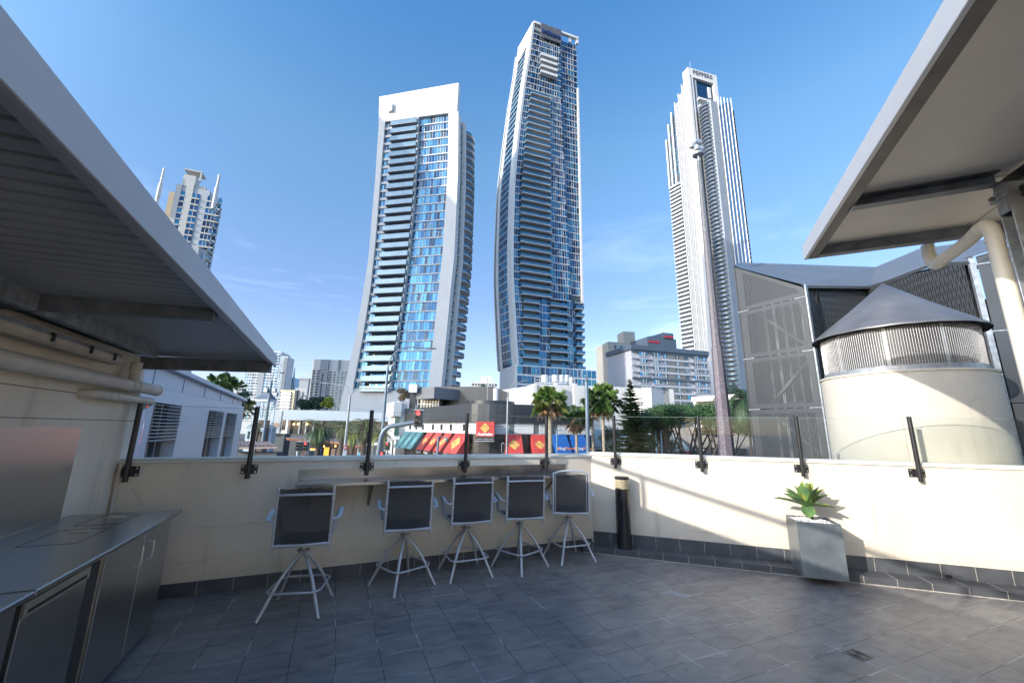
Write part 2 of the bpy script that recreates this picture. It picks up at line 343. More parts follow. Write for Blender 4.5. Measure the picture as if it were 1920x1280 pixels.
# tiled ledge at the foot of the sunlit wall
lg = thing('tiled_ledge', 'low ledge of dark tiles along the foot of the sunlit wall', 'ledge', FB(4, .14, 0))
b = MB(); b.prism([FB(.0, .0, 0)[:2], FB(9, .0, 0)[:2], FB(9, .27, 0)[:2], FB(-.10, .27, 0)[:2], FB(-.22, .10, 0)[:2]], 0.001, .08)
b.build('tiles', skirt_m, lg, bevel=.003)
b = MB(); s = .03
while s < 9:
    b.box(FB, s-.0025, s+.0025, .002, .2718, .0795, .0815); b.box(FB, s-.0025, s+.0025, .269, .2725, .014, .0795); s += .302
b.box(FB, -.08, 9, .269, .2735, .0012, .010); b.build('grout', grout_m, lg)
# --- balustrade posts and glass
def post_proto():
    t = thing('balustrade_post', 'x', 'post', (0, 0, 0), 'black posts holding the glass balustrade')
    b = MB(); b.tube([(0, -.062, 1.085), (0, -.062, 1.832)], .0235, 16); b.build('tube', black_pc, t, smooth=True)
    b = MB(); b.bx(-.078, .078, -.013, -.001, 1.13, 1.225); b.bx(-.03, .03, -.05, -.012, 1.14, 1.215); b.build('bracket', black_pc, t, bevel=.004)
    for x in (-.06, .06):
        for z in (1.148, 1.208):
            b = MB(); b.cyl((x, -.0135, z), (x, -.0205, z), .0085, 6); b.build('bolt', bolt_m, t)
    return t
pp = post_proto(); first = True
posts = [(FA, a, 23.35, 0) for a in (-5.35, -4.352, -3.163, -1.966, -.782)]+[(FB, a, -19.2, .025) for a in (.362, 1.502, 2.665, 3.827, 5.0, 6.16)]
plab = ['leftmost black balustrade post at the building corner', 'black balustrade post between the steel bench and the steel bar shelf', 'black balustrade post passing in front of the left half of the bar shelf',
        'black balustrade post above the middle bar stool', 'black balustrade post above the right end of the bar shelf', 'black balustrade post in the corner above the bollard light',
        'black balustrade post between the bollard light and the planter', 'black balustrade post right above the spiky plant', 'black balustrade post in front of the round cream drum',
        'black balustrade post beyond the right edge of the planter shadow', 'farthest right black balustrade post']
for k, (fr, s, deg, dz) in enumerate(posts):
    o = pp if k == 0 else copy_tree(pp); o['label'] = plab[k]
    p = fr(s, 0, dz); o.location = p; o.rotation_euler = (0, 0, math.radians(deg))
glab = ['glass balustrade panel nearest the louvred white building', 'glass balustrade panel left of the bar shelf', 'glass balustrade panel above the left of the bar shelf', 'glass balustrade panel above the middle of the bar shelf',
        'glass balustrade panel left of the corner post', 'glass balustrade panel right of the corner post', 'glass balustrade panel before the tall tapered pole', 'glass balustrade panel behind the spiky plant', 'glass balustrade panel in front of the cream drum', 'glass balustrade panel at the right end']
spans = [(FA, -5.33, -4.37), (FA, -4.335, -3.18), (FA, -3.146, -1.983), (FA, -1.949, -.80), (FA, -.765, .0), (FB, .01, 1.485), (FB, 1.52, 2.647), (FB, 2.682, 3.81), (FB, 3.845, 4.98), (FB, 5.02, 6.14)]
for k, (fr, a, c) in enumerate(spans):
    dz = .025 if fr is FB else 0
    b = MB(); b.box(fr, a, c, -.045, -.035, 1.297+dz, 1.815+dz); o = b.build('glass_panel', clear, loc=fr((a+c)/2, -.04, 1.297+dz)); b = MB(); b.box(fr, a, c, -.0455, -.0345, 1.8155+dz, 1.8185+dz); b.build('polished_edge', mat('green_glass_edge', (.22, .30, .28), .15), o); tag(o, glab[k], 'glass panel', 'clear glass panels of the balustrade')
# ================================================================ LEFT BUILDING, CANOPY
lb = thing('neighbouring_building', 'cream rendered building wall beside the steel bench', 'building', FA(SL, 3, 0))
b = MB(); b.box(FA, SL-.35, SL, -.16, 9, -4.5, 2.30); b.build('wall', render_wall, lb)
b = MB()
for z in (1.856, 1.655): b.box(FA, SL-.001, SL+.0015, -.16, 9, z, z+.006)
b.build('joint_line', mat('dirty_joint', (.16, .13, .10), .9), lb)
b = MB(); b.box(FA, SL+.001, SL+.008, .79, 9, .915, 1.60); tag(b.build('splashback', stain_m, loc=FA(SL, 3, .93)), 'brushed steel splashback sheet fixed to the cream wall above the bench', 'splashback')
cn = thing('canopy', 'low metal canopy with ribbed underside over the steel bench', 'canopy', FA(-4.9, 3, 2.3))
sheet_m = mat('grey_roof_sheet', (.35, .365, .38), .38, .3, var=.12, vs=2, rvar=.06)
b = MB(); N_ = 0; o = -.08; prof = []
while o < 9:
    prof += [(o, 2.352), (o+.052, 2.352), (o+.058, 2.382), (o+.070, 2.382), (o+.076, 2.352)]; o += .085
vs = []
for (q, z) in prof: vs += [FA(SL-.4, q, z-.035), FA(-4.27, q, z)]
b.add(vs, [(2*i, 2*i+1, 2*i+3, 2*i+2) for i in range(len(prof)-1)])
b.box(FA, SL-.4, -4.27, -.08, 9, 2.392, 2.412); b.build('ribbed_sheet', sheet_m, cn, recalc=False)
b = MB(); b.box(FA, -4.275, -4.25, -.10, 9, 2.30, 2.43); b.box(FA, -4.32, -4.275, -.09, 9, 2.318, 2.336); b.build('fascia', fascia_m, cn, bevel=.003)
def cbeam(fr, s0, s1, o0, z0, z1, h=.05):
    b = MB(); b.box(fr, s0, s1, o0, o0+h, z1-.008, z1); b.box(fr, s0, s1, o0, o0+h, z0, z0+.008); b.box(fr, s0, s1, o0+h-.007, o0+h-.0005, z0+.0085, z1-.0085); return b
b = MB()
def sbeam(b, s0, s1, o0, o1, za0, za1, zb0, zb1):
    b.hexa([FA(s0, o0, za0), FA(s1, o0, zb0), FA(s1, o1, zb0), FA(s0, o1, za0), FA(s0, o0, za1), FA(s1, o0, zb1), FA(s1, o1, zb1), FA(s0, o1, za1)])
b = MB(); sbeam(b, SL-.38, -4.285, -.06, .0, 2.165, 2.30, 2.222, 2.347); b.build('beam', galv_dark, cn, bevel=.004)
b = MB(); sbeam(b, SL+.01, -4.35, 2.14, 2.20, 2.235, 2.345, 2.287, 2.348); b.build('beam', galv_dark, cn, bevel=.004)
b = MB(); b.box(FA, -4.348, -4.342, 2.13, 2.21, 2.275, 2.347); b.build('end_plate', galv, cn)
b = MB(); b.box(FA, -5.21, -5.15, .50, 2.135, 2.235, 2.338); b.box(FA, -5.21, -5.15, 2.205, 9, 2.235, 2.338); b.build('purlin', galv, cn, bevel=.004)
b = MB(); b.box(FA, SL+.01, -4.35, 5.2, 5.26, 2.235, 2.345); b.build('beam', galv_dark, cn)
bt = thing('batten_light', 'long grimy batten light fixed under the left canopy', 'light fitting', FA(-5.32, 2.4, 2.17))
b = MB(); b.box(FA, -5.37, -5.27, .85, 4.2, 2.165, 2.20); b.build('tray', galv, bt)
b = MB()
pr = [(-5.385, 2.165), (-5.255, 2.165), (-5.262, 2.13), (-5.285, 2.112), (-5.355, 2.112), (-5.378, 2.13)]
vs = [FA(s, .83, z) for s, z in pr]+[FA(s, 4.22, z) for s, z in pr]; b.add(vs, [tuple(range(6)), tuple(range(6, 12))]+[(i, (i+1) % 6, (i+1) % 6+6, i+6) for i in range(6)])
b.build('diffuser', mat('yellowed_diffuser', (.46, .41, .31), .4, var=.18, vs=8), bt, smooth=True)
for o in (1.0, 1.35, 1.8, 2.4, 3.1):
    b = MB(); b.box(FA, -5.262, -5.247, o-.012, o+.012, 2.13, 2.185); b.build('clip', black_pc, bt)
pi = thing('drain_pipe', 'thick cream drain pipe running along the cream wall under the canopy', 'pipe', FA(-5.33, 2, 1.98))
b = MB(); b.tube([FA(-5.34, 9, 1.985), FA(-5.34, -.22, 1.98)], .055, 20); b.build('pipe', pvc, pi, smooth=True)
for o in (-.2, .30, .42):
    b = MB(); b.tube([FA(-5.34, o-.028, 1.98), FA(-5.34, o+.028, 1.98)], .0595, 20); b.build('collar', pvc, pi, smooth=True)
b = MB(); b.tube([FA(-5.34, .36, 1.99), FA(-5.34, .36, 2.12), FA(-5.34, .36, 2.20)], .045, 16); b.build('branch', pvc, pi, smooth=True)
pi = thing('overflow_pipe', 'thin cream pipe bending out of the cream wall below the thick drain pipe', 'pipe', FA(-5.33, .4, 1.86))
b = MB(); b.tube(bez([FA(SL-.03, .93, 1.862), FA(-5.40, .92, 1.862), FA(-5.35, .84, 1.862), FA(-5.345, .5, 1.862), FA(-5.345, 0, 1.862), FA(-5.35, -.17, 1.86), FA(-5.42, -.24, 1.82), FA(-5.6, -.27, 1.70)], 5), .034, 14); b.build('pipe', pvc, pi, smooth=True)
for o in (.75, .62, -.12):
    b = MB(); b.tube([FA(-5.345, o-.012, 1.862), FA(-5.345, o+.012, 1.862)], .0375, 14); b.build('collar', pvc, pi, smooth=True)
b = MB(); b.tube(bez([FA(-5.40, .02, 1.235), FA(-5.415, .025, 1.20), FA(-5.42, .025, 1.0), FA(-5.42, .025, .80), FA(-5.43, .03, .2)], 4), .013, 8)
tag(b.build('conduit', pvc, loc=FA(-5.42, .03, .7), smooth=True), 'thin cream conduit in the corner behind the steel bench', 'conduit')
# --- steel bench
BT = .91; BF = -4.70
cb = thing('steel_bench', 'long stainless steel outdoor kitchen bench with doors and lids', 'bench', FA(-5.05, 2, 0))
b = MB(); b.box(FA, SL+.012, BF, .68, 2.60, BT-.03, BT); b.build('benchtop', stain_top, cb, bevel=.006)
b = MB(); b.box(FA, SL+.012, BF, 2.606, 5.2, BT-.03, BT-.001); b.build('benchtop', stain_top, cb, bevel=.006)
b = MB(); b.box(FA, SL+.012, BF-.075, .72, 5.2, .04, BT-.032, 0)
for o in (.72, 1.262, 1.83): b.box(FA, BF-.078, BF-.071, o-.006, o+.006, .03, BT-.034, 1)
b.build('carcass', [mat('dark_gap', (.03, .03, .03), .6), stain_m], cb)
for (o0, o1, ho) in ((.728, 1.256, 1.17), (1.268, 1.824, 1.36)):
    b = MB(); b.box(FA, BF-.0745, BF-.055, o0, o1, .035, BT-.036); d = b.build('door', stain_m, cb, bevel=.003)
    b = MB(); b.tube(bez([FA(BF-.056, ho, .655), FA(BF-.03, ho, .655), FA(BF-.022, ho, .665), FA(BF-.022, ho, .765), FA(BF-.03, ho, .775), FA(BF-.056, ho, .775)], 4), .0065, 8); b.build('handle', bolt_m, d, smooth=True)
b = MB(); b.box(FA, BF-.0745, BF-.05, 2.02, 2.56, .10, BT-.06); dw = b.build('dishwasher_front', stain_m, cb, bevel=.003)
b = MB(); b.box(FA, BF-.05, BF-.044, 2.02, 2.56, BT-.125, BT-.062); b.build('control_strip', mat('pale_steel_strip', (.5, .48, .40), .3, .7), dw)
b = MB(); b.box(FA, BF-.044, BF-.0425, 2.05, 2.53, BT-.112, BT-.098); b.build('handle_slot', black_m, dw)
b = MB(); b.box(FA, BF-.0745, BF-.053, 2.60, 3.25, .05, BT-.036); b.build('door', stain_m, cb, bevel=.003)
b = MB(); b.box(FA, BF-.0745, BF-.053, 3.26, 5.1, .05, BT-.036); b.build('door', stain_m, cb, bevel=.003)
for (o0, o1, s0, s1) in ((1.29, 1.715, -5.22, -4.95), (.82, 1.165, -5.20, -4.945), (3.0, 3.6, -5.22, -4.95)):
    b = MB(); g_ = .0035
    b.box(FA, s0, s1, o0, o0+g_, BT+.0002, BT+.0012); b.box(FA, s0, s1, o1, o1+g_, BT+.0002, BT+.0012); b.box(FA, s1, s1+g_, o0, o1, BT+.0002, BT+.0012); b.box(FA, s0-g_, s0, o0, o1, BT+.0002, BT+.0012)
    b.build('lid_gap', black_m, cb)
    m_ = (o0*.8+o1*.2); b = MB(); b.box(FA, s0+.06, s1-.06, m_-.03, m_+.03, BT+.0002, BT+.003); b.box(FA, s0+.085, s1-.085, m_-.014, m_-.004, BT+.003, BT+.012); b.box(FA, s0+.085, s1-.085, m_+.004, m_+.014, BT+.003, BT+.012); b.build('recessed_handle', bolt_m, cb, bevel=.001)
# --- bar shelf on the wall
bs_ = thing('bar_shelf', 'long stainless steel bar shelf fixed to the shaded wall', 'shelf', FA(-2.1, .2, 1.05))
b = MB(); b.box(FA, -3.87, -.40, .001, .40, 1.018, 1.022); b.box(FA, -3.87, -.40, .396, .40, 1.022, 1.050); b.box(FA, -3.87, -.40, .001, .3955, 1.046, 1.050)
b.box(FA, -3.87, -3.866, .005, .395, 1.0225, 1.0455); b.box(FA, -.404, -.40, .005, .395, 1.0225, 1.0455); b.build('shelf_top', stain_top, bs_, bevel=.0015)
b = MB(); b.box(FA, -3.87, -.44, .001, .006, 1.0505, 1.158); b.build('upstand', mat('dull_stainless_upstand', (.27, .27, .28), .28, 1., var=.2, vs=2.5, rvar=.05, stretch=(1, 1, .3)), bs_)
for s in (-3.74, -3.11, -1.95, -.80):
    b = MB(); b.box(FA, s-.013, s+.013, .002, .010, .74, 1.016); b.box(FA, s-.013, s+.013, .011, .34, 1.006, 1.016); b.beam(FA(s, .012, .76), FA(s, .30, 1.0), .024, .008)
    b.build('bracket', mat('tarnished_bracket', (.25, .21, .16), .5, .5), bs_)
# --- bar stools
mesh_m = mat('black_sling_mesh', (.045, .045, .05), .75, var=.35, vs=260, bump=.5, bs=500, detail=1)
mesh_m.node_tree.nodes['Principled BSDF'].inputs['Alpha'].default_value = .86
def stool():
    t = thing('bar_stool', 'x', 'bar stool', (0, 0, 0), 'grey swivel bar stools along the bar shelf')
    for k in range(4):
        a = math.pi/2*k; c, s = math.cos(a), math.sin(a)
        pts = [(r*c, r*s, z) for r, z in ((.022, .472), (.09, .408), (.17, .315), (.235, .215), (.29, .11), (.35, .004))]
        b = MB(); b.tube(bez(pts, 4), .0145, 10, sq=(1, 1)); b.build('leg', alu, t, smooth=True)
    R_ = .262; pts = []
    for k in range(4):
        a = math.pi/2*k
        for da in (-.16, 0, .16): pts.append((R_*(1.0 if da == 0 else .985)*math.cos(a+da)*1.06, R_*(1.0 if da == 0 else .985)*math.sin(a+da)*1.06, .205))
    b = MB(); b.tube(pts, .0095, 8, closed=True); b.build('foot_ring', alu, t, smooth=True)
    b = MB(); b.lathe((0, 0, 0), [(.001, .455), (.026, .458), (.028, .484), (.058, .492), (.050, .505), (.024, .512), (.022, .55), (.001, .55)], 24); b.build('swivel_hub', alu, t, smooth=True)
    return t
def stool_top(t, ang, arch=False):
    """seat and back of one stool, turned by ang (the legs keep their own direction)"""
    R = Matrix.Rotation(ang, 3, 'Z')
    def P(x, y, z): q = R @ Vector((x, y, z)); return (q.x, q.y, q.z)
    fr = lambda a, c, z: P(a, c, z)
    W = .232
    b = MB(); b.box(fr, -.10, .10, -.10, .10, .551, .560)
    for x in (-.085, .085): b.box(fr, x-.012, x+.012, -.13, .13, .560, .575)
    b.build('swivel_plate', mat('rusty_plate', (.10, .07, .05), .7, .3, var=.5, vs=60), t)
    b = MB()
    for x in (-W+.012, W-.012): b.beam(P(x, -.205, .590), P(x, .215, .612), .022, .030)
    b.beam(P(-W+.025, .21, .607), P(W-.025, .21, .607), .022, .030); b.beam(P(-W+.025, -.205, .590), P(W-.025, -.205, .590), .022, .034)
    b.build('seat_frame', alu, t, bevel=.004)
    b = MB(); vs = []
    for i in range(7):
        y = -.195+.395*i/6
        for j in range(7):
            x = -.205+.41*j/6; vs.append(P(x, y, .592+.018*i/6-.010*math.sin(math.pi*j/6)))
    b.add(vs, [(i*7+j, i*7+j+1, i*7+j+8, i*7+j+7) for i in range(6) for j in range(6)]); b.build('seat', mesh_m, t, smooth=True, recalc=False)
    top = 1.085
    for s in (-1, 1):
        b = MB(); b.beam(P(s*W, -.195, .535), P(s*W, -.232, top), .021, .034, upv=(R @ Vector((0, 1, 0)))); b.build('back_rail', alu, t, bevel=.004)
        b = MB(); pts = bez([P(s*(W+.012), -.212, .800), P(s*(W+.045), -.208, .806), P(s*(W+.062), -.17, .815), P(s*(W+.066), -.02, .850), P(s*(W+.060), .10, .842), P(s*(W+.030), .16, .78), P(s*(W), .18, .62)], 5)
        b.tube(pts, .0165, 8, sq=(1.25, .6)); b.build('armrest', mat('pale_grey_armrest', (.50, .53, .57), .38, .3), t, smooth=True)
    b = MB(); vs = []
    z0, z1 = .60, (1.075 if not arch else 1.07)
    for i in range(9):
        z = z0+(z1-z0)*i/8; y = -.200-.037*(z-.535)/.55
        for j in range(9):
            x = -.222+.444*j/8; vs.append(P(x, y-.004-.012*math.sin(math.pi*j/8), z+.004*math.sin(j*2.1+i)*(i == 8)))
    b.add(vs, [(i*9+j, i*9+j+1, i*9+j+10, i*9+j+9) for i in range(8) for j in range(8)]); b.build('back_sling', mesh_m, t, smooth=True, recalc=False)
    b = MB()
    if arch:
        b.tube(bez([P(-W, -.236, top-.005), P(-W*.6, -.243, top+.022), P(0, -.246, top+.034), P(W*.6, -.243, top+.022), P(W, -.236, top-.005)], 5), .0125, 8)
        for s in (-1, 1): b.beam(P(s*(W-.03), -.206, .60), P(s*(W-.03), -.238, top-.02), .010, .012)
    else:
        b.tube(bez([P(-W, -.243, 1.022), P(-W*.5, -.268, 1.026), P(0, -.277, 1.028), P(W*.5, -.268, 1.026), P(W, -.243, 1.022)], 5), .0115, 8)
    b.build('back_crossbar', alu, t, smooth=True); b = MB(); b.tube([P(-W, -.212, .592), P(W, -.212, .592)], .013, 8); b.build('lower_crossbar', alu, t, smooth=True)
    for s in (-1, 1):
        for z in (.66, .77, .88, .99, 1.06): y = -.198-.037*(z-.535)/.55; b = MB(); b.cyl(P(s*(W-.012), y-.014, z), P(s*(W-.012), y-.021, z), .004, 6); b.build('rivet', bolt_m, t)
seats = [((-1.931, 4.116), -34.5, 18, 'leftmost bar stool, standing below the left end of the bar shelf', 0), ((-1.132, 4.721), 2.5, 20, 'second bar stool from the left, with a rusty shelf bracket showing beside it', 0),
         ((-.503, 5.090), 69.4-90, 22, 'middle bar stool of the five', 0), ((.136, 5.356), 2.5, 16, 'bar stool next to the arched stool, fourth from the left', 0), ((.79, 5.72), 67-90, 2, 'bar stool with an arched top rail, nearest the bollard light', 1)]
proto = stool()
tmp = []
for k, ((x, y), la, ba, lab, arch) in enumerate(seats):
    o = proto if k == 0 else copy_tree(proto); tmp.append(o)
for k, ((x, y), la, ba, lab, arch) in enumerate(seats):
    o = tmp[k]; o['label'] = lab; BASE[o.name] = Vector()
    stool_top(o, math.radians(ba-la), bool(arch)); o.location = (x, y, 0); o.rotation_euler = (0, 0, math.radians(la))
# --- bollard light
bo = thing('bollard_light', 'black bollard light with amber louvred lens in the wall corner', 'bollard light', FB(.446, .155, .08))
c = FB(.446, .155, .0)
b = MB(); b.lathe(c, [(.105, .081), (.105, .086), (.098, .09), (.098, .848), (.001, .848)], 32); b.build('post', mat('glossy_black_bollard', (.012, .013, .016), .16, var=.2, vs=4, coat=.6), bo, smooth=True)
b = MB(); b.lathe(c, [(.001, .975), (.099, .975), (.101, .981), (.101, 1.0), (.092, 1.008), (.001, 1.01)], 32); b.build('cap', black_pc, bo, smooth=True)
b = MB(); b.lathe(c, [(.089, .849), (.089, .974)], 32); b.build('lens', mat('amber_lens', (.46, .41, .27), .25, var=.1), bo, smooth=True)
b = MB()
for k in range(5): z = .866+k*.022; b.lathe(c, [(.09, z), (.0985, z-.004), (.0985, z-.007), (.09, z-.003)], 32)
b.build('louvre', mat('amber_louvre', (.36, .31, .19), .35), bo, smooth=True)
# --- planter with agave
pl = thing('planter', 'square grey metal planter filled with white pebbles', 'planter', FB(2.61, .34, .08))
S0, S1, O0, O1, Z0, Z1 = 2.395, 2.82, .14, .55, .081, .655
b = MB(); t_ = .006
b.box(FB, S0, S1, O1-t_, O1, Z0, Z1); b.box(FB, S0, S1, O0, O0+t_, Z0, Z1); b.box(FB, S0, S0+t_, O0+t_, O1-t_, Z0, Z1); b.box(FB, S1-t_, S1, O0+t_, O1-t_, Z0, Z1)
b.box(FB, S0+t_, S1-t_, O0+t_, O1-t_, Z0, Z0+.01); b.build('box', mat('zinc_planter', (.19, .215, .235), .36, .5, var=.25, vs=5, rvar=.1, bump=.2, bs=4), pl)
b = MB(); b.box(FB, S0+t_, S1-t_, O0+t_, O1-t_, .5, Z1-.055); b.build('soil', mat('dry_soil', (.10, .07, .05), .9), pl)
b = MB()
random.seed(3)
def rock(b, c, r, n=6):
    vs = []; ph = random.random()*6
    for i, (rr, zz) in enumerate(((.6, -.6), (1, 0), (.7, .6))):
        for j in range(n): a = 2*math.pi*j/n+ph; q = r*rr*random.uniform(.8, 1.15); vs.append((c[0]+q*math.cos(a), c[1]+q*math.sin(a)*.8, c[2]+zz*r*.8))
    b.add(vs, [tuple(range(n))[::-1], tuple(range(2*n, 3*n))]+[(k*n+j, k*n+(j+1) % n, (k+1)*n+(j+1) % n, (k+1)*n+j) for k in (0, 1) for j in range(n)])
for k in range(420):
    s = random.uniform(S0+.02, S1-.02); o = random.uniform(O0+.02, O1-.02); e = min(s-S0, S1-s, o-O0, O1-o)
    rock(b, FB(s, o, Z1-.045+min(e, .12)*.32+random.uniform(-.004, .012)), random.uniform(.009, .017))
tag(b.build('pebbles', mat('white_pebble', (.78, .77, .75), .6, var=.08, vs=50), loc=FB(2.61, .34, Z1-.05), smooth=True), 'white pebbles heaped in the grey planter', 'pebbles', kind='stuff')
ag = thing('agave', 'spiky green agave with dark stem growing from the planter', 'plant', FB(2.60, .32, .62))
stem = bez([FB(2.62, .33, .60), FB(2.61, .33, .68), FB(2.585, .335, .74), FB(2.575, .34, .80)], 5)
b = MB(); b.tube(stem, [.02]*8+[.026]*(len(stem)-8), 9); b.build('stem', mat('agave_stem', (.07, .055, .05), .8), ag, smooth=True)
def leafmat(name, c1, c2, tip=None):
    m = mat(name, c1, .42, var=.2, vs=9, col2=c2, spec=.4); p = m.node_tree.nodes['Principled BSDF']
    p.inputs['Subsurface Weight'].default_value = 0; p.inputs['Transmission Weight'].default_value = 0
    return m
agm = leafmat('agave_leaf', (.16, .26, .06), (.06, .13, .07)); agy = leafmat('agave_leaf_yellowing', (.30, .33, .06), (.16, .24, .06))
cx = Vector(FB(2.575, .34, .80))
def agleaf(az, el, L, W, mi, droop=.3, curl=0):
    """az measured in wall B's own frame: 0 right along the wall, 90 towards the terrace"""
    h = Vector(FB(math.cos(az), math.sin(az), 0))-Vector(FB(0, 0, 0)); side = h.cross(Vector((0, 0, 1))).normalized()
    b = MB(); vs = []; n = 9; p = cx+h*.015; e = el
    for i in range(n+1):
        t = i/n; w_ = W*(.38+1.25*math.sin(math.pi*min(1, t*.80+.12))**1.1*.62)*(1 if t < .78 else max(.0, (1-t)/.22)**.75)
        nrm = Vector((0, 0, 1))*math.cos(e)-h*math.sin(e)
        vs += [p-side*w_+nrm*w_*.38, p-side*w_*.5+nrm*w_*.10, p-nrm*.004*(1-t), p+side*w_*.5+nrm*w_*.10, p+side*w_+nrm*w_*.38]
        d = h*math.cos(e)+Vector((0, 0, 1))*math.sin(e); p = p+d*L/n; e -= droop/n*(0.5+t)
    fs = [(i*5+j, i*5+j+1, i*5+j+6, i*5+j+5) for i in range(n) for j in range(4)]
    b.add(vs, fs); b.build('leaf', [agm, agy][mi], ag, smooth=True, recalc=False)
R_ = math.radians
for (a, e, L, W, mi, dr) in ((178, 18, .30, .040, 0, .35), (170, 48, .26, .042, 0, .1), (150, 30, .22, .05, 0, .2), (100, -35, .15, .046, 0, .4), (60, 20, .17, .05, 0, .3), (2, 6, .25, .048, 1, .35), (20, 40, .24, .045, 0, .25),
                           (-30, 45, .25, .045, 0, .3), (-80, 40, .24, .045, 0, .3), (-130, 38, .25, .042, 0, .3), (120, 72, .24, .045, 0, .05), (200, 70, .22, .04, 1, .05), (60, 76, .25, .042, 1, .05), (330, 70, .26, .042, 1, .1),
                           (30, 62, .25, .046, 0, .15), (-60, 65, .26, .042, 0, .2), (220, 30, .24, .042, 0, .3), (95, 25, .13, .05, 0, .2), (270, 82, .25, .035, 1, 0), (0, 52, .26, .04, 1, .3)):
    agleaf(R_(a), R_(e), L*1.12, W*1.3, mi, dr)
# --- floor drain
def FG(c, r, z):      # paving grid coordinates (tiles)
    ca, sa = math.cos(GA), math.sin(GA); x = c*TILE; y = -r*TILE; return (GO[0]+x*ca-y*sa, GO[1]+x*sa+y*ca, z)
dr = thing('floor_drain', 'square metal floor drain with curved slots set in the paving', 'drain', FG(8.75, 2.2, 0))
c = onz(1608, 1227, 0); _q = FG(0, 0, 0)
def FD(a, b_, z): ca, sa = math.cos(GA), math.sin(GA); return (c[0]+a*ca-b_*sa, c[1]+a*sa+b_*ca, z)
dr.location = (c[0], c[1], 0); BASE[dr.name] = Vector((c[0], c[1], 0))
b = MB(); h = .068; b.box(FD, -h, h, -h, h, .0005, .004); b.build('grate', mat('dull_drain_steel', (.22, .22, .19), .5, .6), dr)
b = MB()
for k in range(5):
    for sgn in (0, math.pi):
        R0 = .012+.0115*k; pts = [FD(R0*math.cos(sgn+t), R0*math.sin(sgn+t), .0046) for t in np.linspace(-1.1, 1.1, 9)]
        for p, q in zip(pts, pts[1:]): b.beam(p, q, .0055, .0008)
for k in (-1, 1):
    for j in range(4): b.box(FD, -.05+.028*j, -.04+.028*j+.008, k*.052, k*.058, .0041, .0048)
b.build('slots', black_m, dr)
# ================================================================ RIGHT CANOPY
_o = C0+dB*2.49+nB*1.62; _v = (dB*(-.244)+nB*2.79); _v /= np.hypot(*_v); _u = np.array([-_v[1], _v[0]])
if _u@dB < 0: _u = -_u
def FC(u, v, z): q = _o+_u*u+_v*v; return (q[0], q[1], z)
rc = thing('canopy', 'high canopy with pale lining and grey metal edge over the right side', 'canopy', FC(2, 3, 3.4))
b = MB(); b.box(FC, -.0, .03, -.03, 9, 3.405, 3.56); b.build('fascia', fascia_m, rc, bevel=.003); b = MB(); b.box(FC, .0305, .11, -.01, 9, 3.405, 3.413); b.box(FC, .102, .11, -.01, 9, 3.414, 3.50); b.build('edge_angle', mat('brown_grey_steel', (.15, .14, .13), .5, .3, var=.3, vs=5), rc)
b = MB(); b.box(FC, .111, 6, .0, 9, 3.50, 3.53); b.box(FC, .031, 6, -.02, 9, 3.535, 3.55)
b.build('soffit', soffit, rc)
b = MB()
for v in (.0,): b.box(FC, .115, 6, .94, .943, 3.4975, 3.4995)
for u in (1.25, 2.45, 3.65): b.box(FC, u, u+.004, .11, 9, 3.4975, 3.4995)
b.build('lining_joint', mat('joint_shadow_gap', (.08, .07, .06), .9), rc)
b = MB(); b.box(FC, .03, 6, -.012, .0, 3.40, 3.535); b.box(FC, .112, 6, .0, .075, 3.40, 3.408); b.box(FC, .112, 6, .067, .075, 3.409, 3.497); b.build('beam', galv_dark, rc, bevel=.002)
b = MB(); b.box(FC, .115, .96, .97, .978, 3.409, 3.497); b.box(FC, .115, .96, .97, 1.05, 3.40, 3.408); b.box(FC, .115, .96, .979, 1.05, 3.489, 3.497); b.build('beam', galv_dark, rc, bevel=.002)
b = MB(); b.box(FC, .10, .112, .955, 1.06, 3.395, 3.415); b.build('cleat', galv, rc)
for v in (3.6, 6.2):
    b = MB(); b.box(FC, .115, 6, v, v+.07, 3.40, 3.497); b.build('beam', galv_dark, rc)
cl = thing('steel_column', 'galvanised steel column with cleats under the right canopy', 'column', FB(3.42, 2.68, 0))
b = MB(); b.box(FB, 3.36, 3.48, 2.64, 2.648, 0, 3.40); b.box(FB, 3.36, 3.48, 2.735, 2.743, 0, 3.40); b.box(FB, 3.415, 3.423, 2.6485, 2.7345, 0, 3.40); b.build('shaft', galv, cl, bevel=.002)
b = MB(); b.box(FB, 3.335, 3.50, 2.62, 2.76, 3.29, 3.302); b.box(FB, 3.345, 3.357, 2.66, 2.74, 3.18, 3.398); b.build('cleat', galv, cl)
b = MB(); b.cyl(FB(3.345, 2.70, 3.34), FB(3.325, 2.70, 3.34), .02, 6); b.cyl(FB(3.36, 2.62, 3.34), FB(3.36, 2.60, 3.34), .02, 6); b.build('bolt', galv, cl)
sl = thing('slatted_screen', 'black slatted metal screen beside the steel column at the top right', 'screen', FB(3.5, 3.3, 3.2))
for k in range(4):
    b = MB(); z = 3.02+.125*k; b.box(FB, 3.425, 3.455, 2.60, 5.6, z, z+.08); b.build('slat', black_pc, sl)
b = MB(); b.box(FB, 3.456, 3.49, 2.60, 2.635, 2.95, 3.49); b.box(FB, 3.456, 3.49, 4.2, 4.28, 2.95, 3.49); b.build('upright', black_pc, sl)
rail = MB(); rail.tube([FB(3.44, 2.75, 2.86), FB(3.50, 5.6, 2.86)], .045, 12); tag(rail.build('handrail_tube', galv, loc=FB(3.45, 3, 2.86), smooth=True), 'galvanised tube below the black slatted screen', 'tube')
dp = thing('downpipe', 'cream downpipe that runs from the right canopy across to the steel column', 'downpipe', FB(3.5, 1.65, 3.2))
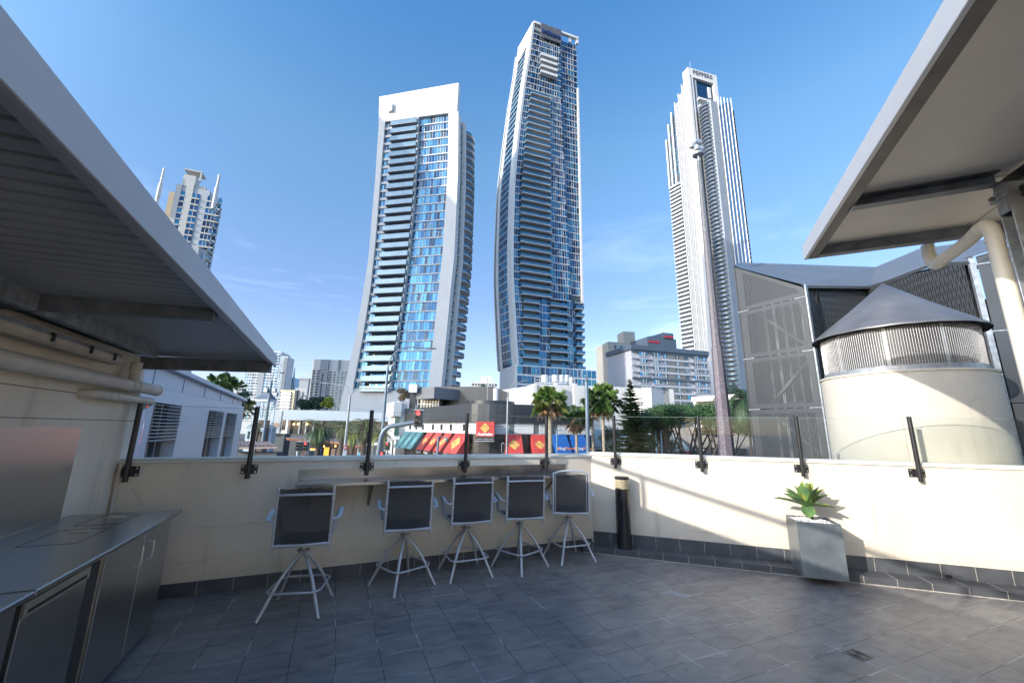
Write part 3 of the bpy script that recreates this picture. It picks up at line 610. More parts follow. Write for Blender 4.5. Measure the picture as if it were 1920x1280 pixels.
b = MB(); b.tube(bez([FB(3.465, 1.66, 3.40), FB(3.465, 1.66, 3.31), FB(3.47, 1.67, 3.225), FB(3.465, 1.72, 3.18), FB(3.44, 1.85, 3.175), FB(3.41, 2.2, 3.18), FB(3.36, 2.46, 3.185), FB(3.345, 2.54, 3.16), FB(3.345, 2.57, 3.08), FB(3.345, 2.57, 2.9), FB(3.345, 2.57, 1.8), FB(3.345, 2.57, .0)], 6), .048, 20)
b.build('pipe', pvc, dp, smooth=True)
for p, q in ((FB(3.465, 1.66, 3.30), FB(3.465, 1.66, 3.32)), (FB(3.453, 1.80, 3.176), FB(3.449, 1.82, 3.176)), (FB(3.365, 2.43, 3.185), FB(3.361, 2.45, 3.185)), (FB(3.345, 2.57, 3.03), FB(3.345, 2.57, 3.05))):
    b = MB(); b.tube([p, q], .0515, 20); b.build('collar', pvc, dp, smooth=True)

# unseen wall added right of the picture: bounces low sun into the shade
rbounce = thing('bounce_wall', 'added unseen cream wall beyond the picture edge that bounces sunlight into the shade', 'building', FB(6.4, 4, 0))
b = MB(); b.box(FB, 6.2, 9, .9, 12, 0.001, 3.39); b.build('wall', render_wall, rbounce)

# rail on the roof above the left canopy: it draws the thin diagonal shadow on the sunlit wall
def back(s_, z_, t_): q = np.array(FB(s_, 0, z_)); return q-np.array([.541, .389, -.25])*t_
ra = back(1.5, .778, 11.0); so_ = (ra[:2]-C0)@dA; oo_ = (ra[:2]-C0)@nA
rr = thing('roof_rail', 'thin rail on posts on the roof above the left canopy', 'rail', FA(so_, oo_, 2.4))
b = MB(); b.tube([FA(so_, oo_-3.2, ra[2]), FA(so_, oo_+3.5, ra[2])], .035, 8); b.build('rail', galv, rr)
for o_ in (oo_-.65, oo_+2.2):
    b = MB(); b.tube([FA(so_, o_, 2.3), FA(so_, o_, ra[2]-.03)], .03, 8); b.build('post', galv, rr)

rc_ = random.Random(8)
def crack(fr, s0, z0, ds, dz, n, par):
    b = MB(); p = (s0, z0)
    for i in range(n):
        q = (p[0]+ds/n*rc_.uniform(.4, 1.6), p[1]+dz/n+rc_.uniform(-.012, .012)); b.beam(fr(p[0], .0008, p[1]), fr(q[0], .0008, q[1]), .0022, .0016); p = q
    b.build('crack', mat('dark_crack', (.12, .10, .08), .9), par)
crack(FA, -4.75, .62, .85, -.02, 22, pa); crack(FA, -5.3, 1.02, .12, -.2, 8, pa); crack(FA, -4.85, .30, .5, .03, 14, pa); crack(FA, -3.4, .27, .7, .02, 16, pa); crack(FB, 1.3, .34, .5, .02, 12, pb)
b = MB(); cpt = onz(1265, 1112, 0); pts = [(-.16, .06), (.02, .09), (.05, .02), (.10, -.06), (.16, -.10), (.04, -.13), (-.02, -.08), (-.03, .0), (-.10, .03)]
b.add([(cpt[0]+x*math.cos(GA)-y*math.sin(GA), cpt[1]+x*math.sin(GA)+y*math.cos(GA), .0012) for x, y in pts], [tuple(range(9))])
tag(b.build('floor_patch', mat('pale_epoxy_patch', (.22, .25, .29), .3), loc=(cpt[0], cpt[1], 0)), 'pale blue grey patch of filler on the floor tiles', 'patch')
# ================================================================ GROUND
GZ = -4.5
b = MB(); b.quad((-4000, -1500, GZ), (4000, -1500, GZ), (4000, 7000, GZ), (-4000, 7000, GZ)); tag(b.build('ground', mat('asphalt', (.10, .10, .105), .8, var=.2, vs=.3, bump=.1, bs=20)), kind='structure')
def gthing(name, label, cat, x, y, group=None): return thing(name, label, cat, (x, y, GZ), group)
# ---------------------------------------------------------------- facade materials
twhite = mat('tower_white_paint', (.52, .52, .52), .55, var=.03, vs=.2)
twarm = mat('tower_pale_render', (.46, .45, .42), .6, var=.05, vs=.2)
tgrey = mat('tower_grey_render', (.25, .28, .32), .6, var=.05, vs=.2)
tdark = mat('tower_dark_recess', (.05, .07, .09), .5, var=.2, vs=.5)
def gm(name, c, r=.08, metal=.55): return mat(name, c, r, metal, var=.12, vs=.35, spec=.8)
gB = [gm('blue_glass', (0.031, 0.167, 0.310)), gm('blue_glass_deep', (0.009, 0.081, 0.186)), gm('blue_glass_pale', (0.074, 0.260, 0.384)), gm('blue_glass_dark', (0.012, 0.043, 0.087))]
gD = [gm('navy_glass', (0.013, 0.098, 0.203)), gm('navy_glass_deep', (0.006, 0.045, 0.112)), gm('teal_glass', (0.022, 0.150, 0.240)), gm('navy_glass_dark', (0.005, 0.022, 0.053))]
gG = [gm('grey_glass', (0.062, 0.093, 0.124)), gm('grey_glass_dark', (.03, .05, .07)), gm('grey_glass_pale', (0.174, 0.211, 0.236))]
balg = gm('pale_balcony_glass', (0.161, 0.248, 0.298), .16, .35); balb = gm('blue_balcony_glass', (0.031, 0.112, 0.186), .1, .4)
def PB(b, pl, u0, u1, w0, w1, z0, z1, mi=0):
    """box on a facade; u0/u1 may be functions of height"""
    f0 = u0 if callable(u0) else (lambda z: u0); f1 = u1 if callable(u1) else (lambda z: u1)
    return b.hexa([pl.pt(f0(z0), w0, z0), pl.pt(f1(z0), w0, z0), pl.pt(f1(z0), w1, z0), pl.pt(f0(z0), w1, z0), pl.pt(f0(z1), w0, z1), pl.pt(f1(z1), w0, z1), pl.pt(f1(z1), w1, z1), pl.pt(f0(z1), w1, z1)], mi)
def winrow(pl, u0, u1, z0, z1, w, n, par, glass, rnd, frame=twhite, sash=0, name='window_row', mull=.028, weights=None):
    f0 = u0 if callable(u0) else (lambda z: u0); f1 = u1 if callable(u1) else (lambda z: u1); b = MB(); g = len(glass)
    for i in range(n):
        a = lambda z, t=i/n: f0(z)+(f1(z)-f0(z))*t; c = lambda z, t=(i+1)/n: f0(z)+(f1(z)-f0(z))*t
        mi = rnd.choices(range(g), weights=weights)[0] if weights else rnd.randrange(g)
        b.quad(pl.pt(a(z0), w, z0), pl.pt(c(z0), w, z0), pl.pt(c(z1), w, z1), pl.pt(a(z1), w, z1), mi)
        if i and mull: b.hexa([pl.pt(a(z)+s, w+q, z) for z in (z0, z1) for s, q in ((-mull, -.12), (mull, -.12), (mull, .02), (-mull, .02))], g)
        if sash and rnd.random() < sash:
            m, h = (a(z0)+c(z0))/2, (c(z0)-a(z0)); zz0 = z0+(z1-z0)*.1; zz1 = z0+(z1-z0)*.72; e = .09
            for (p, q, r, s) in ((-.42*h, .42*h, zz0, zz0+e), (-.42*h, .42*h, zz1-e, zz1), (-.42*h, -.42*h+e, zz0+e, zz1-e), (.42*h-e, .42*h, zz0+e, zz1-e)):
                b.hexa([pl.pt(m+x, w+y, z) for z in (r, s) for x, y in ((p, -.1), (q, -.1), (q, .02), (p, .02))], g)
    return b.build(name, list(glass)+[frame], par, recalc=False)
def balcony(pl, u0, u1, w0, w1, z, par, slab, glass, h=1.1, th=.3, name='balcony', side=True):
    b = MB(); PB(b, pl, u0, u1, w0, w1, z-th, z); o = b.build(name, slab, par)
    b = MB(); PB(b, pl, u0, u1, w0+.02, w0+.08, z, z+h)
    f0 = u0 if callable(u0) else (lambda z: u0); f1 = u1 if callable(u1) else (lambda z: u1)
    if side:
        PB(b, pl, f0(z), f0(z)+.06, w0+.085, w1, z, z+h); PB(b, pl, f1(z)-.06, f1(z), w0+.085, w1, z, z+h)
    q = b.build('balustrade', glass, o); return o
# ================================================================ TOWER 1 : white framed tower on the left
rn = random.Random(5)
p1 = Plane(861, 158, 130, -79)
Lo = lambda z: lerp([(130.3, -33), (118.8, -32.1), (95, -31.3), (62, -30.8), (49, -31.5), (32.5, -32.8), (14.9, -35), (9, -35.6)], z)
Li = lambda z: lerp([(119.6, -29.5), (66.3, -28.7), (48.9, -28.9), (32.4, -30), (14.9, -31.8)], z)
Ri = lambda z: lerp([(118.3, -3.4), (92.6, -2.5), (60.3, -2.7), (47.6, -3.4), (31.7, -4.2), (15.6, -4.9)], z)
Ro = lambda z: lerp([(131.2, 0), (92.1, 1.5), (60, 1.7), (47.4, 1.0), (31.5, .3), (12, -.7)], z)
Mi = lambda z: lerp([(118.2, -15.4), (100, -14.8), (82, -14.7), (62.8, -14.9), (44.2, -15.9), (32, -16.7), (13, -18.2)], z)
Ba = lambda z: lerp([(115, -26.1), (101, -25.7), (83, -25.4), (63, -25.5), (44.7, -26.8), (19.5, -28.5)], z)
t1 = gthing('apartment_tower', 'white framed glass tower with a column of balconies, left of the tallest one', 'tower', p1.P[0], p1.P[1])
b = MB(); NF = 31; FH = 3.39; zt = 118.25
zs = [zt-FH*k for k in range(NF+1)]
for k in range(NF):
    z1, z0 = zs[k], zs[k+1]
    PB(b, p1, Lo, Li, -.7, 15, z0, z1); PB(b, p1, Ri, Ro, -.7, 2.2, z0, z1)
    PB(b, p1, lambda z: Li(z)+.02, lambda z: Ri(z)-.02, 2.0, 15, z0, z1-.01, 1)
    PB(b, p1, lambda z: Ro(z)-4, lambda z: Ro(z)-.6, 5.0, 15, z0, z1)
    PB(b, p1, lambda z: Ro(z)-4, lambda z: Ro(z)-2.2, 2.21, 4.99, z0, z1, 1)
    PB(b, p1, lambda z: Ro(z)-.59, lambda z: Ro(z)+.9, 5.0, 6.4, z0, z1)
b.build('wall', [twhite, tgrey], t1)
b = MB(); b.hexa([p1.pt(-32.2, -.7, 118.26), p1.pt(-.1, -.7, 118.26), p1.pt(-.1, 1.4, 118.26), p1.pt(-32.2, 1.4, 118.26), p1.pt(-33, -.7, 130.3), p1.pt(0, -.7, 131.2), p1.pt(0, 1.4, 131.2), p1.pt(-33, 1.4, 130.3)])
b.build('crown', twhite, t1)
b = MB(); PB(b, p1, -31, -1, 1.45, 14, 118.3, 121); b.build('roof', twarm, t1)
b = MB(); b.hexa([p1.pt(-28.2, -1.2, 122.0), p1.pt(-26.3, -1.9, 122), p1.pt(-26.3, -.7, 122.0), p1.pt(-28.2, -.7, 122), p1.pt(-28.2, -1.2, 125.5), p1.pt(-26.3, -1.9, 125.5), p1.pt(-26.3, -.7, 125.5), p1.pt(-28.2, -.7, 125.5)]); b.build('emblem', twhite, t1)
for k in range(NF):
    z1, z0 = zs[k]-.12, zs[k+1]
    winrow(p1, Mi, Ri, z0+.43, z1, .25, 11, t1, gB, rn, sash=.4, weights=(4, 3, 2, 1) if k > 20 else (3, 2, 4, 2))
    b = MB(); PB(b, p1, Mi, Ri, .05, 1.99, z0, z0+.42); b.build('floor_band', twhite, t1)
    b = MB(); PB(b, p1, Li, lambda z: Ba(z)+.3, -.05, 1.98, z0, z0+1.1); b.build('left_band', twhite, t1)
    winrow(p1, Li, lambda z: Ba(z)+.3, z0+1.12, z1, .25, 3, t1, gB, rn, sash=.2)
    winrow(p1, lambda z: Ba(z)+.35, lambda z: Mi(z)-.4, z0+.1, z1, 1.7, 7, t1, [gB[0], gB[1], gG[2]], rn, name='balcony_door_row')
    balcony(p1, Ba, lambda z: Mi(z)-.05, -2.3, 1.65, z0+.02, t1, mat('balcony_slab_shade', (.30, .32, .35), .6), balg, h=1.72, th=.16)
    b = MB(); PB(b, p1, lambda z: Mi(z)-.35, Mi, -1.2, 2, z0+.45, z1+.1); b.build('divider_fin', twhite, t1)
for k in range(0, NF):   # the curved side balconies and the stacked loggias beside the right pier
    z = zs[k+1]; b = MB(); n = 9; A_ = []
    for i in range(n+1):
        a = math.pi*i/n; A_.append((Ro(z)-.3+2.9*math.sin(a)*(1 if z > 25 else .8), 11.2-4.6*math.cos(a)))
    P_ = [p1.pt(u, w_, 0)[:2] for u, w_ in A_]; b.prism(P_, z-.28, z); o = b.build('curved_balcony', twhite, t1)
    b = MB()
    for (p, q) in zip(A_, A_[1:]):
        b.quad(p1.pt(*p, z), p1.pt(*q, z), p1.pt(*q, z+1.05), p1.pt(*p, z+1.05))
    b.build('balustrade', balb, o, recalc=False)
    b = MB(); PB(b, p1, Ro(z)-2.1, Ro(z)-.15, 2.25, 4.95, z-.25, z); o = b.build('side_loggia', twhite, t1)
    b = MB(); PB(b, p1, Ro(z)-.3, Ro(z)-.2, 2.3, 4.9, z, z+1.05); b.build('balustrade', balb, o)
b = MB(); PB(b, p1, lambda z: lerp([(2, -36.5), (13, -35.3)], z), lambda z: Ro(12)-.1, -.7, 15, 5.5, zs[-1]-.01); b.build('podium', twhite, t1)
for u in (-34, -29.2, -20.5, -12, -4):
    b = MB(); q = p1.pt(u, 1.6, 0); b.cyl((q[0], q[1], GZ), (q[0], q[1], 5.5), 1.35, 20); b.build('column', mat('column_grey', (.30, .34, .38), .6), t1, smooth=True)
b = MB(); PB(b, p1, -35, -1, 5, 14, GZ, 5.49); b.build('lobby', mat('lobby_dark', (.03, .035, .04), .3), t1)
def banner(u0, u1, z0, z1, label, bands, lines, col):
    t = thing('banner', label, 'banner', p1.pt((u0+u1)/2, 1.0, z0))
    b = MB(); PB(b, p1, u0, u1, 1.0, 1.1, z0, z1); b.build('panel', mat('dark_banner', (.035, .03, .05), .5), t)
    for (a, c, d, e, m) in bands: b = MB(); PB(b, p1, a, c, .93, .99, d, e); b.build('picture', m, t)
    for (s, u, z, h) in lines: text('lettering', s, col, t, p1.pt(u, .9, z), (*p1.u, 0), h, depth=.02)
bl = mat('banner_white', (.75, .72, .78), .5); 
banner(-30.6, -24.2, -3, 5.0, 'dark poster with a bright blue picture between the tower columns', [(-29.3, -25.2, -1, 2.8, mat('banner_blue', (.06, .30, .62), .5))], [('INSIDE NYC', -29.0, 3.5, 1.0)], bl)
banner(-18.5, -12.5, -3.5, 5.2, 'dark poster with pink lettering above a red shape under the white tower', [(-18.3, -12.6, -3, -1, mat('banner_red', (.22, .03, .03), .5))], [('LOVE', -16.3, 3.5, 1.15), ('ENTERTAIN', -17.9, 2.0, 1.15), ('YOU BUY', -17.6, .5, 1.15), ('FIND OUT', -17.6, -.9, 1.15)], mat('banner_pink', (.70, .45, .62), .5))
# ================================================================ TOWER 2 : tallest, bent navy glass tower
rn = random.Random(9); nav = mat('navy_mullion', (.03, .06, .10), .4)
p2 = Plane(1000.7, 43.3, 154, 70.6)
Cc = lambda z: lerp([(190.5, 0), (171, -2), (155.2, -4.1), (132.3, -6.4), (114, -7.9), (103, -8.6), (95, -8.7), (76, -8.9), (63, -8.7), (49.4, -7.8), (35.5, -6.8), (26.8, -6), (10, -5)], z)
Rr = lambda z: lerp([(190, 23.8), (58, 23.6), (20, 23.6)], z)
class Side:        # the curved left face: starts on the moving corner of the front and runs back
    def pt(s, u, w, z):
        q = p2.P+p2.u*Cc(z)+np.array([-.474, .88])*u-np.array([-.88, -.474])*w; return (q[0], q[1], z)
ps = Side()
t2 = gthing('hotel_tower', 'tallest navy glass tower with a bent white edge and letters at its top', 'tower', p2.P[0], p2.P[1])
FH = 3.18; N2 = 51; zs = [187.6-FH*k for k in range(N2+1)]
b = MB()
for k in range(N2):
    z1, z0 = zs[k], zs[k+1]
    PB(b, ps, .0, 3.8, -.5, .6, z0, z1); PB(b, ps, 12.0, 14.2, -.5, .6, z0, z1)
    PB(b, ps, 14.25, 17.2, 1.1, 2.0, z0, z1, 1); PB(b, ps, 17.2, 17.9, .2, 2, z0, z1)
    b.hexa([ps.pt(.4, 1.0, z0), p2.pt(Rr(z0)-.3, 1.7, z0), p2.pt(Rr(z0)-.3, 14, z0), ps.pt(17, 1.2, z0), ps.pt(.4, 1.0, z1), p2.pt(Rr(z1)-.3, 1.7, z1), p2.pt(Rr(z1)-.3, 14, z1), ps.pt(17, 1.2, z1)], 1)
b.build('wall', [twhite, tdark], t2)
b = MB(); PB(b, p2, 0, 23.8, -.6, .6, 190.0, 191.2); PB(b, p2, 13.9, 14.8, .0, .8, 187.6, 190); PB(b, p2, 19.0, 20, .2, 1, 187.6, 190); PB(b, p2, 22.6, 23.8, -.3, 1, 187.6, 190)
PB(b, ps, 0, 1.3, -.5, .6, 187.6, 191); PB(b, p2, 0, 14, .9, 13, 187.6, 190.8)
b.hexa([ps.pt(.5, -.5, 181), ps.pt(12.5, -.5, 178), ps.pt(12.5, .5, 178), ps.pt(.5, .5, 181), ps.pt(.5, -.5, 190.9), ps.pt(14.3, -.5, 189.8), ps.pt(14.3, .5, 189.8), ps.pt(.5, .5, 190.9)])
b.build('crown', twhite, t2)
b = MB(); PB(b, p2, 3.3, 14.0, -.95, -.62, 182.8, 191.0)
for i in range(26): PB(b, p2, 3.4+.4*i, 3.52+.4*i, -1.05, -.951, 182.9, 190.9, 1)
sg = b.build('sign_panel', [mat('bronze_sign_panel', (.085, .09, .11), .5), mat('bronze_sign_slat', (.13, .13, .15), .5)], t2)
text('lettering', 'Hilton', mat('dark_navy_letters', (.01, .025, .12), .35), sg, p2.pt(4.0, -1.2, 184.9), (*p2.u, 0), 5.6, depth=.2, width=9.4, bold=.10)
stp = [lerp([(190, 13.6), (110, 15.5), (60, 17.5), (20, 18)], z) for z in zs]
for k in range(N2):
    z1, z0 = zs[k], zs[k+1]; low = z0 < 55
    # left curved face
    winrow(ps, 12.0, 3.8, z0+.35, z1-.05, -.15, 5 if not low else 3, t2, gD if not low else gD, rn, frame=nav, mull=.05, name='side_window_row', weights=(3, 2, 5, 1) if z0 > 105 else None)
    b = MB(); PB(b, ps, 3.8, 12, -.35, .5, z0, z0+.34); b.build('side_band', twhite, t2)
    # front face, in three stepped strips
    A0 = lambda z: Cc(z)+.35; A1 = lambda z: Cc(z)+3.2
    if k: winrow(p2, A0, A1, z0+.31, z1-.02, .35, 3, t2, gD, rn, frame=twhite, mull=.016, sash=.12)
    M2 = stp[k]
    bal = (11 <= k < 42); up = (4 <= k < 8)
    if bal:
        bu0 = lerp([(160, -.6), (55, 3.6)], z0) if False else A1(z0); e = lerp([(153, 7.7), (55, 7.9)], z0)
        winrow(p2, bu0, e, z0+.4, z1-.05, 1.4, 6, t2, gD, rn, frame=nav, name='balcony_door_row')
        balcony(p2, bu0-.2, e, -1.5, 1.35, z0+.28, t2, twhite, balb, h=1.15, th=.26)
        winrow(p2, e, M2, z0+.31, z1-.02, .15, 8, t2, gD, rn, frame=twhite, mull=.016, sash=.22)
    elif low:
        for (a, c, isb) in ((-4.2, 2.9, 1), (2.9, 7.6, 0), (7.6, 15.6, 1), (15.6, 19.2, 0), (19.2, 23, 1)):
            if isb:
                winrow(p2, a, c, z0+.4, z1-.05, 1.3, 5, t2, gD, rn, frame=nav, name='balcony_door_row'); balcony(p2, a, c, -1.1, 1.25, z0+.28, t2, twhite, balb, h=1.15, th=.24)
            else: winrow(p2, a, c, z0+.31, z1-.02, .15, 3, t2, gD, rn, frame=twhite, mull=.016, sash=.3)
    else:
        if k: winrow(p2, A1, M2, z0+.31, z1-.02, .15, 12, t2, gD, rn, frame=twhite, mull=.016, sash=.14)
        if up: balcony(p2, 3.3 if k < 4 else 2.8, 11.4, -1.9, .1, z0+.28, t2, twhite, twhite, h=.8, th=.5, side=False)
    if not low: winrow(p2, M2, lambda z: Rr(z)-.9, z0+.31, z1-.02, 1.2, 6, t2, gD, rn, frame=twhite, mull=.016, sash=.22)
    b = MB()
    if not (bal and k): PB(b, p2, A0, M2, -.05 if not low else .02, .9, z0, z0+.30)
    else:
        PB(b, p2, 7.95, M2, -.05, .9, z0, z0+.30); b.build('floor_band', twhite, t2); b = MB(); PB(b, p2, A0, A1, .2, .9, z0, z0+.30)
    b.build('floor_band', twhite, t2); b = MB(); PB(b, p2, M2+.01, Rr, 1.0, 1.6, z0, z0+.30); b.build('right_band', twhite, t2)
    if 7 < k < 42:
        b = MB(); PB(b, p2, lambda z: Rr(z)-.8, Rr, .3, 1.6, z0, z1); b.build('right_pier', twhite, t2); b = MB(); PB(b, p2, Rr(z0), Rr(z0)+1.1, 1.7, 3.6, z0-.1, z0+.3); b.build('side_ledge', twhite, t2)
zb = zs[-1]
b = MB(); PB(b, p2, -8, 27, -2.5, 16, GZ, zb-.01); b.build('podium', twhite, t2)
for k in range(5):
    z1 = zb-.4-3.6*k; z0 = z1-2.9
    winrow(p2, -7, 4.2, z0, z1, -2.6, 6, t2, gD, rn, name='podium_window_row', sash=.3); winrow(p2, 4.6, 20, z0, z1, -2.6, 9, t2, gD, rn, name='podium_window_row', sash=.3); winrow(p2, 20.6, 26.6, z0, z1, -2.6, 3, t2, gD, rn, name='podium_window_row')
# ================================================================ TOWER 3 : stepped white tower on the right
rn = random.Random(4)
t3 = gthing('stepped_tower', 'stepped white tower with vertical fins and spaced letters on its crown, at the right', 'tower', *at(1330, 430, 264)[:2])
q3 = Plane(1289, 126, 264, 74); l3 = Plane(1322, 430, 264, -32); w3 = Plane(1346, 430, 262, -60)
b = MB(); PB(b, q3, 0, 4.2, 0, 6, GZ, 284.3); PB(b, q3, 4.21, 24.2, .0, 6, 276, 284.45); PB(b, q3, 24.21, 28, .0, 6, 200, 284.6)
PB(b, q3, 4.21, 8, 1.2, 6, GZ, 275.95); PB(b, q3, 8, 24.2, 4.5, 9, GZ, 256); b.build('core', twhite, t3)
text('lettering', 'PEPPERS', mat('grey_letters', (.13, .14, .17), .5), t3, q3.pt(4.6, -.35, 279.3), (*q3.u, 0), 3.6, depth=.15, width=18.5)
b = MB(); PB(b, q3, 8.1, 24.1, 2.0, 5, 262, 275.9)
for i in range(15): PB(b, q3, 8.4+1.05*i, 8.52+1.05*i, 1.85, 1.99, 262, 275.9, 1)
b.build('crown_window', [gD[1], gD[0]], t3)
b = MB(); PB(b, q3, 8, 24, -.6, 5, 256.5, 258.2); PB(b, q3, 8, 20, -.4, 5, 250, 251.5); PB(b, q3, 19, 21.5, 1, 1.8, 262, 272); b.build('roof_terrace', twhite, t3)
b = MB()
for k in range(78): z = 244-3.1*k; PB(b, q3, 1.9, 2.8, -.06, .02, z, z+1.5)
b.build('slot_windows', tdark, t3)
steps = [(-26.1, -23.2, 235), (-23.2, -19.8, 247.5), (-19.8, -15.8, 256.5), (-15.8, -12, 263.5), (-12, -8.4, 269), (-8.4, -4.9, 274.5), (-4.9, -.1, 279)]
b = MB()
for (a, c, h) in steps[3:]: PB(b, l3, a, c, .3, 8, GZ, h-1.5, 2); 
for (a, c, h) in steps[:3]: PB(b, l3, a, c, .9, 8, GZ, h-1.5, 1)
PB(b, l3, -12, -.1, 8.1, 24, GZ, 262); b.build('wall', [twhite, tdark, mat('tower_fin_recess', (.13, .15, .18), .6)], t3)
for i, (a, c, h) in enumerate(steps):
    b = MB(); PB(b, l3, a, a+(1.1 if i < 3 else .55), -.3 if i > 2 else -.6, 1.2, 190 if i < 3 else GZ, h)
    if i > 2:
        n = 3
        for j in range(1, n+1): u = a+.5+(c-a-.5)*j/(n+1); PB(b, l3, u-.14, u+.14, -.20, .29, GZ, h-2)
    b.build('fin_panel', twhite, t3)
for i in range(3):
    a, c, h = steps[i]
    for k in range(17):
        z = h-4-3.3*k
        if z < 193: break
        winrow(l3, a+1.1, c, z, z+2.6, .8, 2, t3, gD, rn, mull=.08)
for k in range(60):
    z = 190-3.2*k
    if z < 5: break
    b = MB(); PB(b, l3, -26, -16.2, -.7, .85, z, z+1.25); b.build('balcony_band', twhite, t3)
# curved balconies between the core and the right wing
cu = Plane(1329, 430, 263, -25)
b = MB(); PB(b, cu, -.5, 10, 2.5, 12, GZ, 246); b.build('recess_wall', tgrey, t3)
for k in range(74):
    z = 243-3.15*k; b = MB(); n = 6; top = []
    for i in range(n+1): t = i/n; top.append((-.2+9.2*t, 1.9-2.4*math.sin(math.pi*t)**.8))
    P_ = [cu.pt(u, w_, 0)[:2] for u, w_ in top]+[cu.pt(9, 2.45, 0)[:2], cu.pt(-.2, 2.45, 0)[:2]]
    b.prism(P_, z-.25, z)
    for p, q in zip(top, top[1:]): b.quad(cu.pt(*p, z+.01), cu.pt(*q, z+.01), cu.pt(*q, z+1.1), cu.pt(*p, z+1.1), 1)
    b.build('curved_balcony', [tgrey, gG[0]], t3)
Wt = [(0, 244), (3.2, 247), (6.4, 249), (9.6, 251), (12.8, 252.5), (15.6, 250)]
b = MB(); PB(b, w3, 0, 17.4, .4, 16, GZ, 243); b.build('wing_glass', mat('wing_glass', (.02, .075, .16), .12, .35, var=.35, vs=.4, stretch=(1, 1, 2.2), spec=.8), t3)
b = MB()
for k in range(76): z = 240-3.2*k; PB(b, w3, .1, 17.3, .36, .399, z, z+.14)
b.build('transom', tdark, t3)
for i in range(9):
    u = .2+2.11*i; h = 243+7*math.sin(math.pi*min(1, (i+1)/8.4)*.9)
    b = MB(); PB(b, w3, u-.30, u+.30, -.55, .35, GZ, h); b.build('wing_fin', twhite, t3)
b = MB()
for k in range(74): z = 236-3.15*k; PB(b, w3, 17.45, 18.5, 2, 8, z, z+.3); PB(b, w3, 18.3, 18.42, 2, 8, z+.31, z+1.3)
b.build('end_balconies', tgrey, t3)
b = MB(); b.cyl(q3.pt(5.5, 3, 284), q3.pt(5.5, 3, 294), .18, 6); b.build('mast', tgrey, t3)
# ================================================================ far buildings
def block(name, label, px0, px1, pyt, Y, az, depth=16, wallm=twhite, group=None, cat='building', pyref=740, gz=GZ):
    """returns the front plane and its width for a plain block whose left/right vertical edges pass px0, px1 at height pyref"""
    pl = Plane(px0, pyref, Y, az); u1, _ = pl.uz(px1, pyref); zt = pl.uz(px0, pyt)[1]
    t = gthing(name, label, cat, pl.P[0], pl.P[1], group)
    b = MB(); PB(b, pl, 0, u1, .5, depth, gz, zt); b.build('wall', wallm, t)
    return t, pl, u1, zt
def grid(t, pl, u0, u1, z0, z1, nf, nb, glass, band=twhite, frac=.55, pier=.25, deep=.35, rnd=rn, name='window_row', bandname='floor_band', panes=1):
    fh = (z1-z0)/nf
    for k in range(nf):
        z = z0+fh*k; winrow(pl, u0, u1, z+fh*(1-frac), z+fh*.98, deep, nb*panes, t, glass, rnd, frame=band, mull=.04 if not pier else pier/2, name=name)
        b = MB(); PB(b, pl, u0, u1, -.05, .48, z, z+fh*(1-frac)); b.build(bandname, band, t)
# cream stepped apartment tower rising behind the left canopy
tshade = mat('tower_shade_render', (.40, .42, .44), .6, var=.06, vs=.2)  # blue-grey body colour stands for the tower's shaded faces
tb, pl, u1, zt = block('apartment_tower', 'pale apartment tower with two roof masts showing above the left canopy', 323, 385, 343, 150, 68, 18, tshade, 'x', 'tower', 400)
del tb['group']
b = MB(); PB(b, pl, -3.6, .0, 3, 14, GZ, zt-2.5, 1); PB(b, pl, -.6, 1.2, .0, .5, zt-30, zt); PB(b, pl, 2.8, 5.2, .1, .5, zt-40, zt+1); PB(b, pl, 1, 5.2, .2, 5, zt, zt+5.2)
PB(b, pl, 1, 7.2, -.4, 5, zt+7.0, zt+7.6); PB(b, pl, 6.6, 7.2, -.3, .4, zt+3, zt+6.99); PB(b, pl, 5.3, u1-2, 1, 10, zt, zt+1.6); b.build('rooftop', [twarm, mat('tower_sunlit_sand', (.42, .33, .22), .7)], tb)  # sand colour stands for the narrow sunlit face
for (a, c, z0, n, nb) in ((1.25, 2.75, zt-34, 12, 1), (5.3, 7.8, zt-36, 12, 2), (10.5, 15.6, zt-26, 8, 4)): grid(tb, pl, a, c, z0, zt-2.5, n, nb, gD, twarm, .78, .2, .3)
for k in range(16):
    z = zt-3.6*k-6; b = MB(); top = [(15.2+(u1-12.0)*i/8, 1.5-3.4*math.sin(math.pi*i/8*.72+.5)) for i in range(9)]
    P_ = [pl.pt(u, w_, 0)[:2] for u, w_ in top]+[pl.pt(u1+2.6, 4, 0)[:2], pl.pt(15.2, 4, 0)[:2]]; b.prism(P_, z-.3, z); o = b.build('curved_balcony', twarm, tb)
    b = MB()
    for p, q in zip(top, top[1:]): b.quad(pl.pt(*p, z), pl.pt(*q, z), pl.pt(*q, z+1.1), pl.pt(*p, z+1.1))
    b.build('balustrade', balg, o)
    winrow(pl, 15.4, u1+1, z+.2, z+3, 1.3, 5, tb, gG, rn, name='balcony_door_row')
for (px0, py0, px1, py1) in ((298, 375, 308, 316), (402, 375, 411.5, 328)):
    a = at(px0, py0, 147); c = at(px1, py1, 147); a[0] = c[0]; b = MB(); b.tube([a-np.array([0, 0, 4]), (a+c)/2, (a+c)/2, c], [.75, .75, .5, .45], 8); b.build('mast', twhite, tb)
